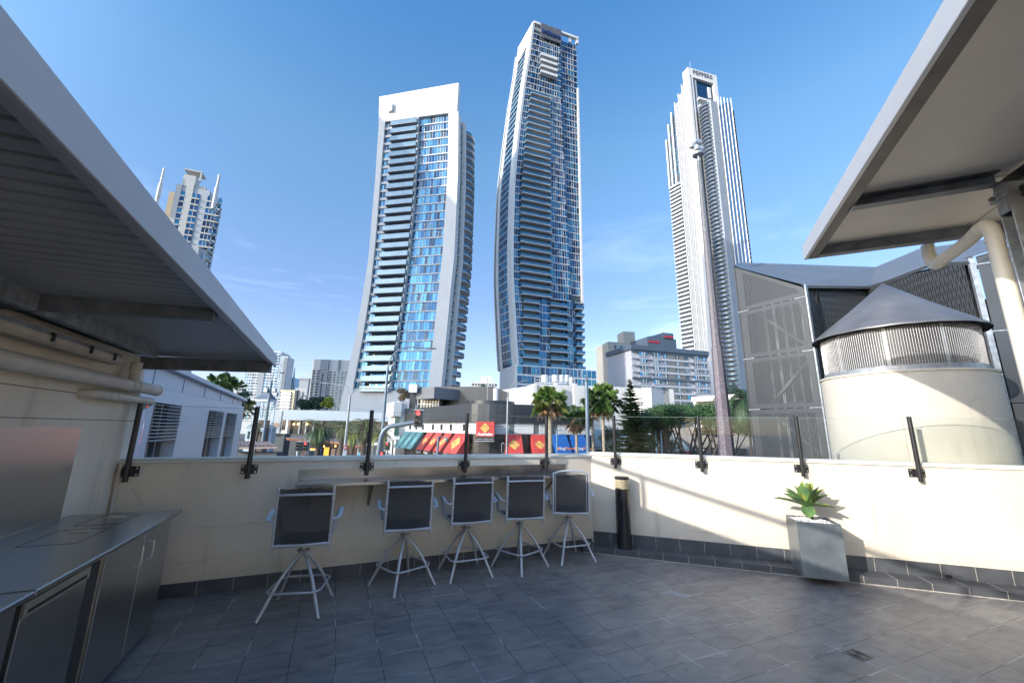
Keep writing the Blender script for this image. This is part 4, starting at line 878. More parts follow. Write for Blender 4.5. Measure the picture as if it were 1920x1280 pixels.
# twin white towers at the far left
tb, pl, u1, zt = block('apartment_tower', 'tall white gridded apartment tower at the far left, partly under the canopy corner', 451, 516, 655, 300, 80, 20, twhite, None, 'tower')
grid(tb, pl, .5, u1*.30, 5, zt-1, 24, 4, gB, twhite, .6, .5); grid(tb, pl, u1*.30, u1*.44, 5, zt-1, 24, 2, gG, twhite, .5, .5)
b = MB(); PB(b, pl, u1*.44, u1*.60, -.4, .48, GZ, zt+1); b.build('dark_bay', tgrey, tb)
grid(tb, pl, u1*.60, u1*.98, 5, zt-1, 24, 5, gB, twhite, .6, .5)
tb, pl, u1, zt = block('apartment_tower', 'slender blue and white tower whose serrated top pokes past the canopy corner', 516, 530, 667, 290, 80, 14, twhite, None, 'tower')
grid(tb, pl, .3, u1*.6, 5, zt-1, 26, 2, gB, twhite, .5, .5)
b = MB()
for k in range(26):
    z = zt-1-(zt-6)/26*k; PB(b, pl, u1*.62, u1*1.1, -.9, .4, z-1.2, z)
b.build('side_balconies', tgrey, tb)
tb, pl, u1, zt = block('office_tower', 'small teal glass tower with a pointed corner fin', 526, 546, 707, 340, 85, 20, gB[0], None, 'tower')
grid(tb, pl, .3, u1-1, 4, zt-1, 13, 5, gB, balg, .6, .2); b = MB(); b.hexa([pl.pt(u1-1.2, 0, 20), pl.pt(u1, 0, 20), pl.pt(u1, 6, 20), pl.pt(u1-1.2, 6, 20), pl.pt(u1-.3, 0, zt+9), pl.pt(u1, 0, zt+9), pl.pt(u1, 2, zt+3), pl.pt(u1-.3, 2, zt+3)]); b.build('corner_fin', balb, tb)
tb, pl, u1, zt = block('hotel_building', 'cream building with a waffle grid of small dark windows', 521, 549, 730, 220, 86, 14, mat('cream_hotel', (.50, .45, .33), .7, var=.04, vs=.2), None, 'building', 760)
grid(tb, pl, .1, u1*.82, 4, zt-1.2, 9, 6, [gD[3]], twhite, .55, 1.0)
tb, pl, u1, zt = block('office_building', 'pale grey building with a round dial beside the cream waffle grid', 549, 572, 727, 222, 86, 16, mat('pale_grey_office', (.33, .35, .37), .7, var=.04, vs=.2), None, 'building', 760)
b = MB(); PB(b, pl, 1, 6, 2, 12, zt, zt+5); PB(b, pl, .5, 6.4, 1.5, 12, zt+5.01, zt+5.8); PB(b, pl, u1*.22, u1*.3, .2, .45, GZ, zt-1, 1); PB(b, pl, u1*.62, u1*.68, .2, .45, GZ, zt-2, 1); b.build('roof_room', [tgrey, tdark], tb)
b = MB(); b.lathe((0, 0, 0), [(1.2, 0), (1.7, 0)], 20); c_ = pl.pt(u1*.78, .35, zt-5.5); b.v = [(c_[0]+x*pl.u[0], c_[1]+x*pl.u[1]-.1, c_[2]+y) for x, y, z in b.v]; b.build('dial', tdark, tb)
tb, pl, u1, zt = block('apartment_building', 'white slab tower gridded with dark balconies, left of the white framed tower', 583, 662, 673, 200, 87, 16, twhite, None, 'tower', 700)
grid(tb, pl, .6, u1*.20, 4, zt-5.5, 19, 2, gG[:2], twhite, .62, .8, .3); grid(tb, pl, u1*.42, u1*.98, 4, zt-6, 19, 6, gG[:2], twhite, .62, .8, .3)
b = MB(); PB(b, pl, u1*.21, u1*.40, -.3, .45, GZ, zt-6); PB(b, pl, u1*.27, u1*.30, -.4, -.31, GZ, zt-7, 1)
for a, c in ((.20, .40), (.62, .66)): PB(b, pl, u1*a, u1*c, -.2, .45, zt-5.4, zt-.1)
b.build('grey_bay', [tgrey, tdark], tb)
tb, pl, u1, zt = block('office_building', 'small far white building between the two big glass towers', 884, 932, 716, 300, 88, 16, twhite, None, 'building', 720)
grid(tb, pl, .1, u1, 18, zt-1, 5, 9, gG, twhite, .5, .6); b = MB(); PB(b, pl, u1*.35, u1*.8, 2, 10, zt, zt+5); b.build('roof_room', twhite, tb)
tb, pl, u1, zt = block('office_building', 'tiny far white rooftop right of the tallest tower', 1107, 1130, 713, 300, 88, 16, twhite, None, 'building', 720)
grid(tb, pl, .1, u1, 18, zt-2, 4, 5, gG, twhite, .4, .6)
# beige apartment tower and grey hotel on the right
tb, pl, u1, zt = block('apartment_tower', 'beige apartment tower with stacked balconies behind the grey hotel', 1143, 1230, 640, 215, 80, 18, mat('beige_tower', (.34, .325, .29), .7, var=.05, vs=.2), None, 'tower', 700)
bw = MATS['beige_tower']
for k in range(19):
    z = zt-4.2-3.25*k
    if z < 10: break
    winrow(pl, u1*.13, u1*.45, z, z+2.4, .2, 8, tb, gG, rn, frame=bw); b = MB(); PB(b, pl, u1*.12, u1*.46, -1.2, .45, z-.8, z-.02); b.build('balcony_band', bw, tb)
b = MB(); PB(b, pl, u1*.35, u1*.60, 1, 9, zt, zt+6.5); PB(b, pl, u1*.52, u1*.58, -.3, .9, zt, zt+3); b.build('roof_room', bw, tb)
th = gthing('hotel_building', 'grey and white banded hotel with a red sign on its slate roof room', 'hotel', *at(1190, 700, 170)[:2])
ph = Plane(1187, 700, 170, 72); pw = mat('hotel_pale_render', (.36, .37, .41), .7, var=.04, vs=.2); pdk = mat('hotel_slate_render', (.06, .085, .12), .6, var=.08, vs=.2); ptp = mat('hotel_taupe_render', (.15, .15, .145), .7)
uE = ph.uz(1330, 700)[0]; zt = ph.uz(1187, 655)[1]; fh = 2.95
b = MB(); PB(b, ph, 0, uE, .5, 20, GZ, zt); b.build('wall', pw, th)
pe = Plane(1187, 700, 170, -62); uW = pe.uz(1178, 700)[0]
for k in range(15):
    z1 = zt-fh*k; z0 = z1-fh
    if z0 < GZ: break
    m = pdk if k in (0, 4, 8, 12) else pw
    b = MB(); PB(b, ph, -.2, uE, -.25, .49, z1-.95, z1-.02); b.build('floor_band', m, th)
    for (a, c, n, bay) in ((.08, .18, 3, 1), (.24, .34, 3, 1), (.40, .44, 2, 0), (.56, .60, 2, 0), (.68, .72, 1, 0), (.78, .86, 3, 1), (.92, .97, 2, 0)):
        winrow(ph, uE*a, uE*c, z0+.45, z1-.96, -.55 if bay else .1, n, th, gG+[gB[0]], rn, mull=.07)
        if bay: b = MB(); PB(b, ph, uE*a-.15, uE*c+.15, -.5, .48, z0, z0+.44); b.build('bay_sill', pw, th)
    b = MB(); PB(b, ph, uE*.45, uE*.55, .0, .45, z0+.05, z1-.96); b.build('taupe_panel', ptp, th); b = MB(); PB(b, ph, uE*.61, uE*.67, .0, .45, z0+.05, z1-.96); b.build('taupe_panel', ptp, th)
b = MB(); PB(b, ph, -.8, uE, -.8, 20, zt, zt+2.0); PB(b, ph, uE*.22, uE*.60, 1, 14, zt+2.01, zt+6.6); b.hexa([ph.pt(uE*.22, 1, zt+6.61), ph.pt(uE*.42, 1, zt+6.61), ph.pt(uE*.42, 14, zt+6.61), ph.pt(uE*.22, 14, zt+6.61), ph.pt(uE*.40, 1.2, zt+8.5), ph.pt(uE*.42, 1.2, zt+8.5), ph.pt(uE*.42, 14, zt+8.5), ph.pt(uE*.4, 14, zt+8.5)]); PB(b, ph, uE*.42, uE*.56, .6, 14, zt+6.62, zt+9.2)
b.build('roof_room', pdk, th)
redm = mat('red_sign_letters', (.55, .02, .04), .4)
text('lettering', 'RYDGES', redm, th, ph.pt(uE*.235, .8, zt+4.0), (*ph.u, 0), 2.4, depth=.1, width=5.6, shear=.3); text('lettering', 'RYDGES', redm, th, ph.pt(uE*.435, .4, zt+6.9), (*ph.u, 0), 2.0, depth=.1, width=4.8, shear=.3)

# unseen tower added left of the picture to shade the lower white framed tower
so = gthing('apartment_tower', 'unseen tall white tower added outside the left edge of the picture for its shadow', 'tower', -161, 47)
def SQ(s_, p_, z): return (s_*.812+p_*.584, s_*.584-p_*.812, z)
b = MB(); b.hexa([SQ(-112, -147, GZ), SQ(-112, -113, GZ), SQ(-94, -113, GZ), SQ(-94, -147, GZ), SQ(-112, -147, 178), SQ(-112, -113, 132), SQ(-94, -113, 132), SQ(-94, -147, 178)]); b.build('wall', twhite, so)
for k in range(40):
    z = 2+3.2*k; b = MB(); b.hexa([SQ(x, p, z+d) for d in (0, 1.6) for x, p in ((-93.9, -146), (-93.9, -114), (-93.6, -114), (-93.6, -146))]); b.build('window_row', gD[1], so)
# ================================================================ WHITE LOUVRED BUILDING next door
class PlaneV(Plane):
    def __init__(s, P, u, n): s.P = np.array(P[:2]); s.u = np.array(u); s.n = np.array(n)
lv = PlaneV(FA(-7.0, 0, 0), -nA, dA)
uN = -2.0; uF = lv.uz(452, 800)[0]; zj = 2.40
uT, zT = lv.uz(330, 697); uT2, zT2 = lv.uz(455, 750); sl_ = (zT2-zT)/(uT2-uT); zr = lambda u: zT+sl_*(u-uT)
lw = gthing('louvred_building', 'low white panelled building with louvred windows, seen past the cream wall', 'building', *lv.pt(8, 0, 0)[:2])
m_ = mat('pale_panel', (.50, .54, .61), .35, var=.03, vs=.6)
b = MB(); PB(b, lv, uN, uF, .35, 9, GZ, zj-.02); b.hexa([lv.pt(uN, .1, zj), lv.pt(uF, .1, zj), lv.pt(uF, 9, zj), lv.pt(uN, 9, zj), lv.pt(uN, .1, zr(uN)), lv.pt(uF, .1, zr(uF)), lv.pt(uF, 9, zr(uF)), lv.pt(uN, 9, zr(uN))]); b.build('roof_block', m_, lw)
b = MB(); b.hexa([lv.pt(uN, -.06, zr(uN)), lv.pt(uF+.1, -.06, zr(uF)), lv.pt(uF+.1, 9.1, zr(uF)), lv.pt(uN, 9.1, zr(uN)), lv.pt(uN, -.06, zr(uN)+.10), lv.pt(uF+.1, -.06, zr(uF)+.10), lv.pt(uF+.1, 9.1, zr(uF)+.1), lv.pt(uN, 9.1, zr(uN)+.1)]); b.build('roof_edge', m_, lw)
wins = [(lv.uz(281, 800)[0], lv.uz(334, 800)[0], lv.uz(311, 756)[1]), (lv.uz(387, 800)[0], lv.uz(416, 800)[0], lv.uz(404, 770)[1]), (lv.uz(421, 800)[0], lv.uz(441, 800)[0], lv.uz(431, 774)[1])]
wins.sort(); edges = [uN]+[q for w_ in wins for q in w_[:2]]+[uF]
b = MB()
for i in range(0, len(edges), 2): PB(b, lv, edges[i], edges[i+1], .0, .34, GZ, zj-.02)
zb_ = wins[0][2]
for (a, c, z) in wins: PB(b, lv, a, c, .0, .34, z, zj-.02); PB(b, lv, a, c, .0, .34, GZ, .2)
b.build('wall', m_, lw)
for (a, c, z) in wins:
    b = MB(); PB(b, lv, a, c, .30, .33, .2, z); wo_ = b.build('window', mat('dark_window_pane', (.02, .03, .035), .06, spec=.9), lw)
    b = MB(); n = 4
    for i in range(n): u = a+(c-a)*(i+.5)/n; PB(b, lv, u-.05, u+.05, .18, .28, .2, z)
    b.build('frame', mat('window_frame_grey', (.12, .13, .14), .4), wo_)
    b = MB(); h = (z-1.0) if a < 20 else (z-1.1)
    for i in range(11): zz = z-.05-i*.073; b.hexa([lv.pt(a-.02, -.07, zz-.012), lv.pt(c+.02, -.07, zz-.012), lv.pt(c+.02, .05, zz), lv.pt(a-.02, .05, zz), lv.pt(a-.02, -.07, zz-.004), lv.pt(c+.02, -.07, zz-.004), lv.pt(c+.02, .05, zz+.008), lv.pt(a-.02, .05, zz+.008)])
    b.build('louvre', mat('white_louvre', (.62, .64, .66), .4), wo_)
b = MB()
for k in range(12): u = uN+1.15*k*1.6; PB(b, lv, u, u+.015, .09, .0995, zj+.01, zr(u)-.02)
PB(b, lv, uN, uF, .05, .0995, zj-.018, zj-.004); b.build('panel_joint', mat('panel_gap', (.10, .11, .14), .8), lw)
# ================================================================ SHOPS across the street
def ppl(tab): return [at(px, 800, Y)[:2] for px, Y in tab]
def ribbon(b, poly, z0, z1, th, mi=0, off=0.):
    """wall strip along a plan line; thickness th goes away from the camera side"""
    n = len(poly); N_ = []
    for i in range(n):
        d = np.array(poly[min(i+1, n-1)])-np.array(poly[max(i-1, 0)]); d = d/np.hypot(*d); N_.append(np.array([-d[1], d[0]]))
    for i in range(n-1):
        p, q = np.array(poly[i])-N_[i]*off, np.array(poly[i+1])-N_[i+1]*off
        r, s = np.array(poly[i+1])+N_[i+1]*th, np.array(poly[i])+N_[i]*th
        b.hexa([(*p, z0), (*q, z0), (*r, z0), (*s, z0), (*p, z1), (*q, z1), (*r, z1), (*s, z1)], mi)
    return b
def subline(poly, a, c, n=3):
    """piece of a plan line between two pixel columns"""
    out = []
    for i in range(n+1):
        px = a+(c-a)*i/n; d = ray(px, 800)[:2]; best = None
        for p, q in zip(poly, poly[1:]):
            p, q = np.array(p), np.array(q); M_ = np.array([d, p-q]).T
            try: t, s = np.linalg.solve(M_, p)
            except Exception: continue
            if -.02 <= s <= 1.02: best = d*t; break
        if best is None: best = np.array(poly[-1])
        out.append(best)
    return out
dkclad = mat('charcoal_cladding', (.03, .034, .042), .35, .2, var=.18, vs=.8, stretch=(3, 3, .2)); wht = mat('shop_white_paint', (.56, .56, .57), .55, var=.05, vs=.6)
dk2 = mat('shopfront_dark', (.02, .022, .026), .25, var=.3, vs=2); gry = mat('grey_cladding', (.12, .125, .145), .4, var=.05, vs=1)
line = ppl([(748, 60), (775, 55), (820, 50), (850, 47), (872, 44.6), (890, 43.6), (920, 43.2), (960, 43.4), (1010, 44), (1110, 46)])
line = subline(line, 748, 1109, 34)
sh = gthing('shop_building', 'curved charcoal and white shop building with rows of awnings across the street', 'building', *at(920, 800, 46)[:2])
b = MB(); ribbon(b, line, 1.12, 2.28, 8); b.build('white_band', wht, sh)
b = MB(); ribbon(b, line, 2.281, 4.25, 8.2, off=.25)
b.build('parapet', dkclad, sh)
b = MB(); ribbon(b, line, GZ, 1.119, 8, off=-.2); b.build('shopfront', dk2, sh)
for (a, c) in ((767.5, 771), (779, 782.5), (791, 795), (810, 814), (826, 830), (843.5, 848), (868, 874)):
    b = MB(); ribbon(b, subline(line, a, c, 1), 1.42, 2.12, .1, off=.03); b.build('window', dk2, sh)
for (a, c) in ((954, 964), (1001, 1010), (1036, 1045), (1074, 1082)):
    b = MB(); ribbon(b, subline(line, a, c, 1), 1.18, 2.22, .1, off=.03); b.build('window', mat('grey_bay_panel', (.12, .14, .15), .4), sh)
for (a, c) in ((965, 1000), (1011, 1035), (1046, 1073), (1083, 1098)):
    b = MB(); ribbon(b, subline(line, a, c, 2), 1.21, 2.1, .12, off=.1); b.build('white_panel', wht, sh)
def flat(name, label, cat, px0, px1, py0, py1, Y0, Y1, depth, m, parent=None, zb=GZ):
    """plain block given by its front face: left edge px0 at Y0, right edge px1 at Y1, top row py0"""
    a = at(px0, (py0+py1)/2, Y0); c = at(px1, (py0+py1)/2, Y1); zt = at(px0, py0, Y0)[2]; z0 = zb if py1 is None else at(px0, py1, Y0)[2]
    d = c[:2]-a[:2]; d /= np.hypot(*d); n = np.array([-d[1], d[0]])*depth
    b = MB(); b.prism([a[:2], c[:2], c[:2]+n, a[:2]+n], z0, zt); return b, (a, c, zt, z0, d)
def fb(px0, px1, py0, py1, Y0, Y1=None, depth=6):
    Y1 = Y1 or Y0; a = at(px0, py0, Y0); c = at(px1, py0, Y1); z1 = a[2]; z0 = GZ if py1 is None else at(px0, py1, Y0)[2]
    d = c[:2]-a[:2]; d /= np.hypot(*d); n = np.array([-d[1], d[0]])*depth; b = MB(); b.prism([a[:2], c[:2], c[:2]+n, a[:2]+n], z0, z1); return b
u_ = gthing('rooftop_block', 'charcoal upper block with a grey front and a glazed corner above the curved shop parapet', 'building', *at(850, 760, 60)[:2])
fb(815, 925, 725, None, 60, 58, 10).build('dark_block', dkclad, u_); fb(782, 814.5, 727, 748, 57, 55, 9).build('grey_block', gry, u_)
fb(769, 781.5, 731, None, 58, 58, 9).build('side_block', dkclad, u_)
b = fb(784, 824, 748.5, 770, 58.5, 57.5, 1); w_ = b.build('window', mat('warm_window', (.12, .11, .09), .1, spec=.8), u_)
b = MB()
for i in range(8): a = at(784+5.6*i, 748.6, 58.2-.12*i); b.bx(a[0]-.05, a[0]+.05, a[1]-.1, a[1], a[2]-1.75, a[2])
a = at(784, 757.5, 58); c = at(823.5, 757.5, 57.2); b.beam(a, c, .1, .1); b.build('frame', wht, w_)
u_ = gthing('rooftop_block', 'low round charcoal drum on the curved shop roof', 'building', *at(918, 760, 50)[:2])
c = at(918, 750, 50); b = MB(); b.lathe((c[0], c[1]+3.0, 0), [(3.15, GZ), (3.15, c[2]), (.01, c[2])], 32); b.build('drum', dkclad, u_, smooth=True)
b = MB(); c = at(930, 728, 55); b.cyl((c[0], c[1], 3), c, .36, 16); tag(b.build('vent_stack', wht, loc=(c[0], c[1], 4), smooth=True), 'short thick white stack on the charcoal roof', 'vent')
b = fb(767, 782, 720, 735, 56, 56, 4); tag(b.build('roof_box', wht, loc=at(760, 738, 56)), 'small white box on the roof left of the grey block', 'roof box')
cb_ = gthing('corner_building', 'white corner building with a tall green glass slot left of the shop awnings', 'building', *at(752, 800, 57)[:2])
fb(739, 754, 753, 779.5, 56, 56.5, 5).build('upper_box', wht, cb_); fb(748, 765, 752, None, 57, 57.6, 6).build('wall', wht, cb_)
fb(741, 749.5, 780, 817, 56.9, 57, .3).build('window', mat('green_glass_slot', (.03, .09, .075), .1), cb_); fb(739, 750, 817.5, 824, 56.5, 56.6, 3).build('ledge', wht, cb_)
fb(736, 749, 824.5, None, 58, 58, 3).build('shop_glass', dk2, cb_)
text('lettering', 'LUME', wht, cb_, at(738, 830.5, 57.7), (1, 0, 0), .45)
# awnings
teal = mat('teal_awning', (.045, .15, .18), .7, var=.25, vs=3); redf = mat('red_awning', (.50, .05, .045), .7, var=.06, vs=3); bluf = mat('blue_awning', (.005, .10, .38), .6, var=.05, vs=3)
yel = mat('yellow_print', (.78, .42, .10), .6); blackf = mat('black_valance', (.02, .02, .022), .6); prt = mat('white_print', (.75, .75, .75), .6); orp = mat('orange_print', (.78, .25, .08), .6); greyp = mat('grey_print', (.30, .22, .18), .6)
def emblem(b, O, u, v, n, s, mi=0):
    """stepped diamond with a leaping kangaroo drawn in strokes"""
    P = lambda x, y, d=0: tuple(np.array(O)+np.array(u)*x*s+np.array(v)*y*s+np.array(n)*d)
    dia = [(0, 1), (.12, .80), (.30, .72), (.42, .48), (.66, .36), (.74, .14), (.98, 0), (.74, -.16), (.66, -.36), (.42, -.46), (.30, -.72), (.12, -.78), (0, -1), (-.12, -.78), (-.30, -.72), (-.42, -.46), (-.66, -.36), (-.74, -.16), (-.98, 0), (-.74, .14), (-.66, .36), (-.42, .48), (-.30, .72), (-.12, .80)]
    b.add([P(x, y, .015) for x, y in dia]+[P(0, 0, .015)], [(i, (i+1) % 24, 24) for i in range(24)], 0)
    for st in ([(-1.0, .18), (-.6, .1), (-.2, .30), (.2, .36), (.5, .2), (.8, .28), (.95, .15)], [(-.6, -.05), (-.2, .1), (.15, .05), (.45, -.12), (.55, -.45), (.9, -.62)], [(.1, .0), (.05, -.3), (.3, -.5), (.6, -.7)], [(.5, .15), (.6, -.05)]):
        for p, q in zip(st, st[1:]): b.beam(P(*p, .03), P(*q, .03), .075*s, .02, 1, upv=v)
def awning(a, c, fab, logo, valance=None, drop=2.05, out=1.75, ztop=1.13, val=.42):
    L_ = subline(line, a, c, 1); p, q = L_; d = q-p; d = d/np.hypot(*d); n = np.array([d[1], -d[0]])
    T0 = np.array([*(p+n*.22), ztop]); T1 = np.array([*(q+n*.22), ztop]); B0 = np.array([*(p+n*out), ztop-drop]); B1 = np.array([*(q+n*out), ztop-drop])
    nn = np.cross(T1-T0, T0-B0); nn = nn/np.linalg.norm(nn); th = nn*.02
    if nn[1] > 0: nn = -nn
    o = None; b = MB(); b.hexa([B0-nn*.02, B1-nn*.02, T1-nn*.02, T0-nn*.02, B0, B1, T1, T0]); W0 = np.array([*(p+n*.22), ztop-drop]); W1 = np.array([*(q+n*.22), ztop-drop])
    b.add([T0, B0, W0, T1, B1, W1], [(0, 1, 2), (3, 4, 5)]); o = b.build('awning', fab, sh, recalc=False)
    ctr = (T0+T1+B0+B1)/4; u = (T1-T0)/np.linalg.norm(T1-T0); v = (T0-B0)/np.linalg.norm(T0-B0); wd = np.linalg.norm(T1-T0)
    if logo == 'roo': b = MB(); emblem(b, ctr+v*.0, u, v, nn, min(wd*.36, .85)); b.build('emblem', [yel, greyp], o, recalc=False)
    if logo == 'mart':
        text('lettering', 'Ezy', prt, o, ctr-u*.45-v*.62+nn*.03, u, .5, vdir=v); text('lettering', 'Mart', orp, o, ctr+u*.22-v*.62+nn*.03, u, .5, vdir=v)
        b = MB(); b.disc(ctr-u*.68-v*.45+nn*.02, .2, 14, ax=nn); b.build('emblem', orp, o, recalc=False)
    if logo == 'pale':
        b = MB(); b.add([ctr+u*x+v*y+nn*.02 for x, y in ((-.15, -.7), (.1, -.75), (.3, .2), (.15, .6), (0, .3))], [(0, 1, 2, 3, 4)]); b.build('print', mat('pale_teal_print', (.20, .42, .45), .7), o, recalc=False)
    if valance:
        b = MB(); b.hexa([np.array([*B0[:2], B0[2]-val]), np.array([*B1[:2], B0[2]-val]), np.array([*(B1[:2]-n*.04), B0[2]-val]), np.array([*(B0[:2]-n*.04), B0[2]-val]), B0-[0, 0, .01], B1-[0, 0, .01], np.array([*(B1[:2]-n*.04), B0[2]-.01]), np.array([*(B0[:2]-n*.04), B0[2]-.01])]); vo = b.build('valance', blackf, o)
        if valance != ' ':
            text('lettering', valance, prt, vo, B0+u*wd*.28+np.array([*(n*.03), -val*.8]), (*u[:2], 0), .36)
            b = MB(); cc = B0+u*wd*.16+np.array([*(n*.03), -val*.5]); b.add([cc+u*x+np.array([0, 0, y]) for x, y in ((0, .14), (-.14, 0), (0, -.14), (.14, 0))], [(0, 1, 2, 3)]); b.build('emblem', yel, vo, recalc=False)
    return o
for a, c in ((763.5, 773.5), (775, 785), (786.5, 797)): awning(a, c, teal, 'pale')
for a, c, v in ((806, 817, 'Jewels'), (821, 833, 'Bags'), (839, 851.5, 'Hats')): awning(a, c, redf, 'roo', v)
awning(858, 883, redf, 'roo', 'Souvenirs'); awning(946, 977, redf, 'roo', "T'Shirts"); awning(994, 1020, redf, 'roo', 'Gifts')
awning(1034, 1060, bluf, 'mart', ' '); awning(1066, 1093, bluf, 'mart', ' ')
sg = gthing('shop_sign', 'big red box sign with a yellow diamond emblem between the awnings', 'sign', *at(910, 800, 41)[:2])
a0 = at(893, 790, 41.2); a1 = at(927, 790, 41.2); zs0 = at(893, 818, 41.2)[2]; zs1 = at(893, 827, 41.2)[2]
b = MB(); b.bx(a0[0], a1[0], 41.2, 43.0, zs0, a0[2]); b.build('box', redf, sg); b = MB(); b.bx(a0[0], a1[0], 41.2, 43.0, zs1+.06, zs0-.01); b.build('base_strip', blackf, sg)
b = MB(); b.bx(a0[0]-.03, a1[0]+.03, 41.15, 43.0, zs1, zs1+.055); b.build('trim', alu, sg)
b = MB(); cx_ = (a0[0]+a1[0])/2; emblem(b, (cx_, 41.18, a0[2]-.62), (1, 0, 0), (0, 0, 1), (0, -1, 0), .52); b.build('emblem', [yel, greyp], sg, recalc=False)
text('lettering', 'Australian', prt, sg, (a0[0]+.1, 41.16, zs0+.12), (1, 0, 0), .42, width=a1[0]-a0[0]-.2, shear=.25, bold=.012); text('lettering', 'Souvenirs + T\'Shirts + Gifts', prt, sg, (a0[0]+.08, 41.16, zs1+.18), (1, 0, 0), .2, width=a1[0]-a0[0]-.16)
# poles / shop entrance columns
for px, hh in ((826, 0), (902, 0), (932, 0), (938, 0)):
    pass
# white hall with cooling units behind
wh = gthing('white_hall', 'large plain white building with pilasters and rooftop cooling units', 'building', *at(1000, 760, 76)[:2])
hl = mat('white_hall_paint', (.50, .495, .485), .7, var=.04, vs=.3); weather(hl, (.30, .28, .24), .4, .5, .75, (.9, .9, .1), False)
fb(1000, 1262, 719, None, 76, 82, 30).build('wall', hl, wh); b = fb(934, 999.8, 732, None, 88, 76.2, 20); b.build('wall', hl, wh)
for p in (1001, 1040, 1076): b = fb(p, p+5.5, 718.5, None, 75.0, 75.1, .9); b.build('pilaster', hl, wh)
ru = gthing('cooling_plant', 'row of white cooling units with rails on the white building roof', 'cooling units', *at(1040, 715, 82)[:2])
for px, r in ((1021.5, 6.5), (1041, 6.5), (1053, 5), (1063, 4.6)):
    c = at(px, 716, 82); R_c = r/752*82; b = MB(); b.lathe((c[0], c[1], c[2]), [(R_c, 0), (R_c, 1.35), (R_c*.9, 1.4), (.01, 1.38)], 16)
    for i in range(16): a = 2*math.pi*i/16; b.bx(c[0]+R_c*math.cos(a)-.04, c[0]+R_c*math.cos(a)+.04, c[1]+R_c*math.sin(a)-.04, c[1]+R_c*math.sin(a)+.04, c[2]+.2, c[2]+1.2, 1)
    b.build('cooling_unit', [wht, tgrey], ru, smooth=True)
b = MB(); a = at(1002, 717, 80); c = at(1078, 719, 80)
b.beam(a, c, .3, .12); 
for z in (.55, 1.1): b.beam(a+[0, 0, z], at(1016, 717, 80)+[0, 0, z], .06, .06); b.beam(at(1016, 717, 80)+[0, -.3, z*.8], c+[0, 0, z*.8], .05, .05)
for i in range(9): q = a+(c-a)*i/8; b.beam(q, q+[0, 0, 1.1], .06, .06)
b.build('rail', wht, ru)
b = MB(); c = at(1071, 719, 81); b.cyl(c-[0, 0, 1], c+[0, 0, 1.3], .35, 12); b.build('duct', hl, ru, smooth=True)
wr = gthing('curved_white_hall', 'white curved wall segment above the pine and fig tree', 'building', *at(1225, 745, 70)[:2])
Lw = ppl([(1180, 70), (1206, 68), (1207, 66), (1225, 65), (1250, 67)]); b = MB(); ribbon(b, Lw, GZ, at(1206, 728, 67)[2], 5); b.build('wall', hl, wr, recalc=True)
wr = gthing('low_white_roof', 'low white flat-roofed building right of the fig tree top', 'building', *at(1340, 750, 55)[:2])
fb(1296, 1420, 744, 753, 58, 50, 12).build('roof_edge', hl, wr); fb(1300, 1420, 753.5, None, 59, 51.5, 10).build('wall', mat('cream_far_wall', (.55, .52, .46), .7), wr)
# little resort frontage beneath the fig tree
rs = gthing('club_frontage', 'dark shopfront with a blue balcony and pale lettering behind the fig tree', 'building', *at(1320, 830, 52)[:2])
fb(1240, 1420, 800, None, 54, 50, 8).build('wall', mat('taupe_front', (.20, .18, .16), .7, var=.3, vs=1), rs)
fb(1316, 1345, 806, 822, 53.2, 52.8, .5).build('window', gG[1], rs); fb(1312, 1350, 827, 837, 52.6, 52.2, .3).build('balcony', mat('blue_rail_glass', (.10, .20, .26), .15), rs)
fb(1300, 1400, 838, 849, 51.6, 50, .6).build('fascia', dk2, rs); text('lettering', 'SOUVENIRS + SUPERSTORE', prt, rs, at(1304, 844.5, 51), (1, 0, 0), .42, width=2.9)
fb(1289, 1296, 846, 853, 51, 51, .3).build('pink_sign', mat('pink_sign', (.60, .03, .10), .5), rs)
rf = gthing('glazed_canopy', 'grey curved canopy with red letters below the pine', 'canopy', *at(1150, 830, 46)[:2])
L1 = ppl([(1098, 50), (1125, 48), (1170, 46.5), (1240, 46), (1290, 47)]); b = MB()
z1 = at(1120, 815, 47)[2]; z0 = at(1120, 838, 47)[2]; n = len(L1); vs = [(*np.array(p)+[0, 5], z1+.6) for p in L1]+[(*p, z0) for p in L1]
b.add([tuple(map(float, v)) for v in vs], [(i, i+1, n+i+1, n+i) for i in range(n-1)]); b.build('roof_sheet', mat('pale_canopy_sheet', (.35, .38, .38), .4), rf, recalc=False)
b = MB(); ribbon(b, L1, z0-.25, z0, .3); b.build('edge', wht, rf); b = MB(); ribbon(b, L1, GZ, z0-.4, 6, off=-1.5); b.build('shopfront', mat('brown_shopfront', (.14, .10, .08), .5, var=.5, vs=1.5), rf)
text('lettering', 'COLLECTION', mat('red_letters', (.60, .03, .03), .5), rf, at(1174, 845, 44.5), (1, 0, 0), .85, width=2.9, bold=.02)
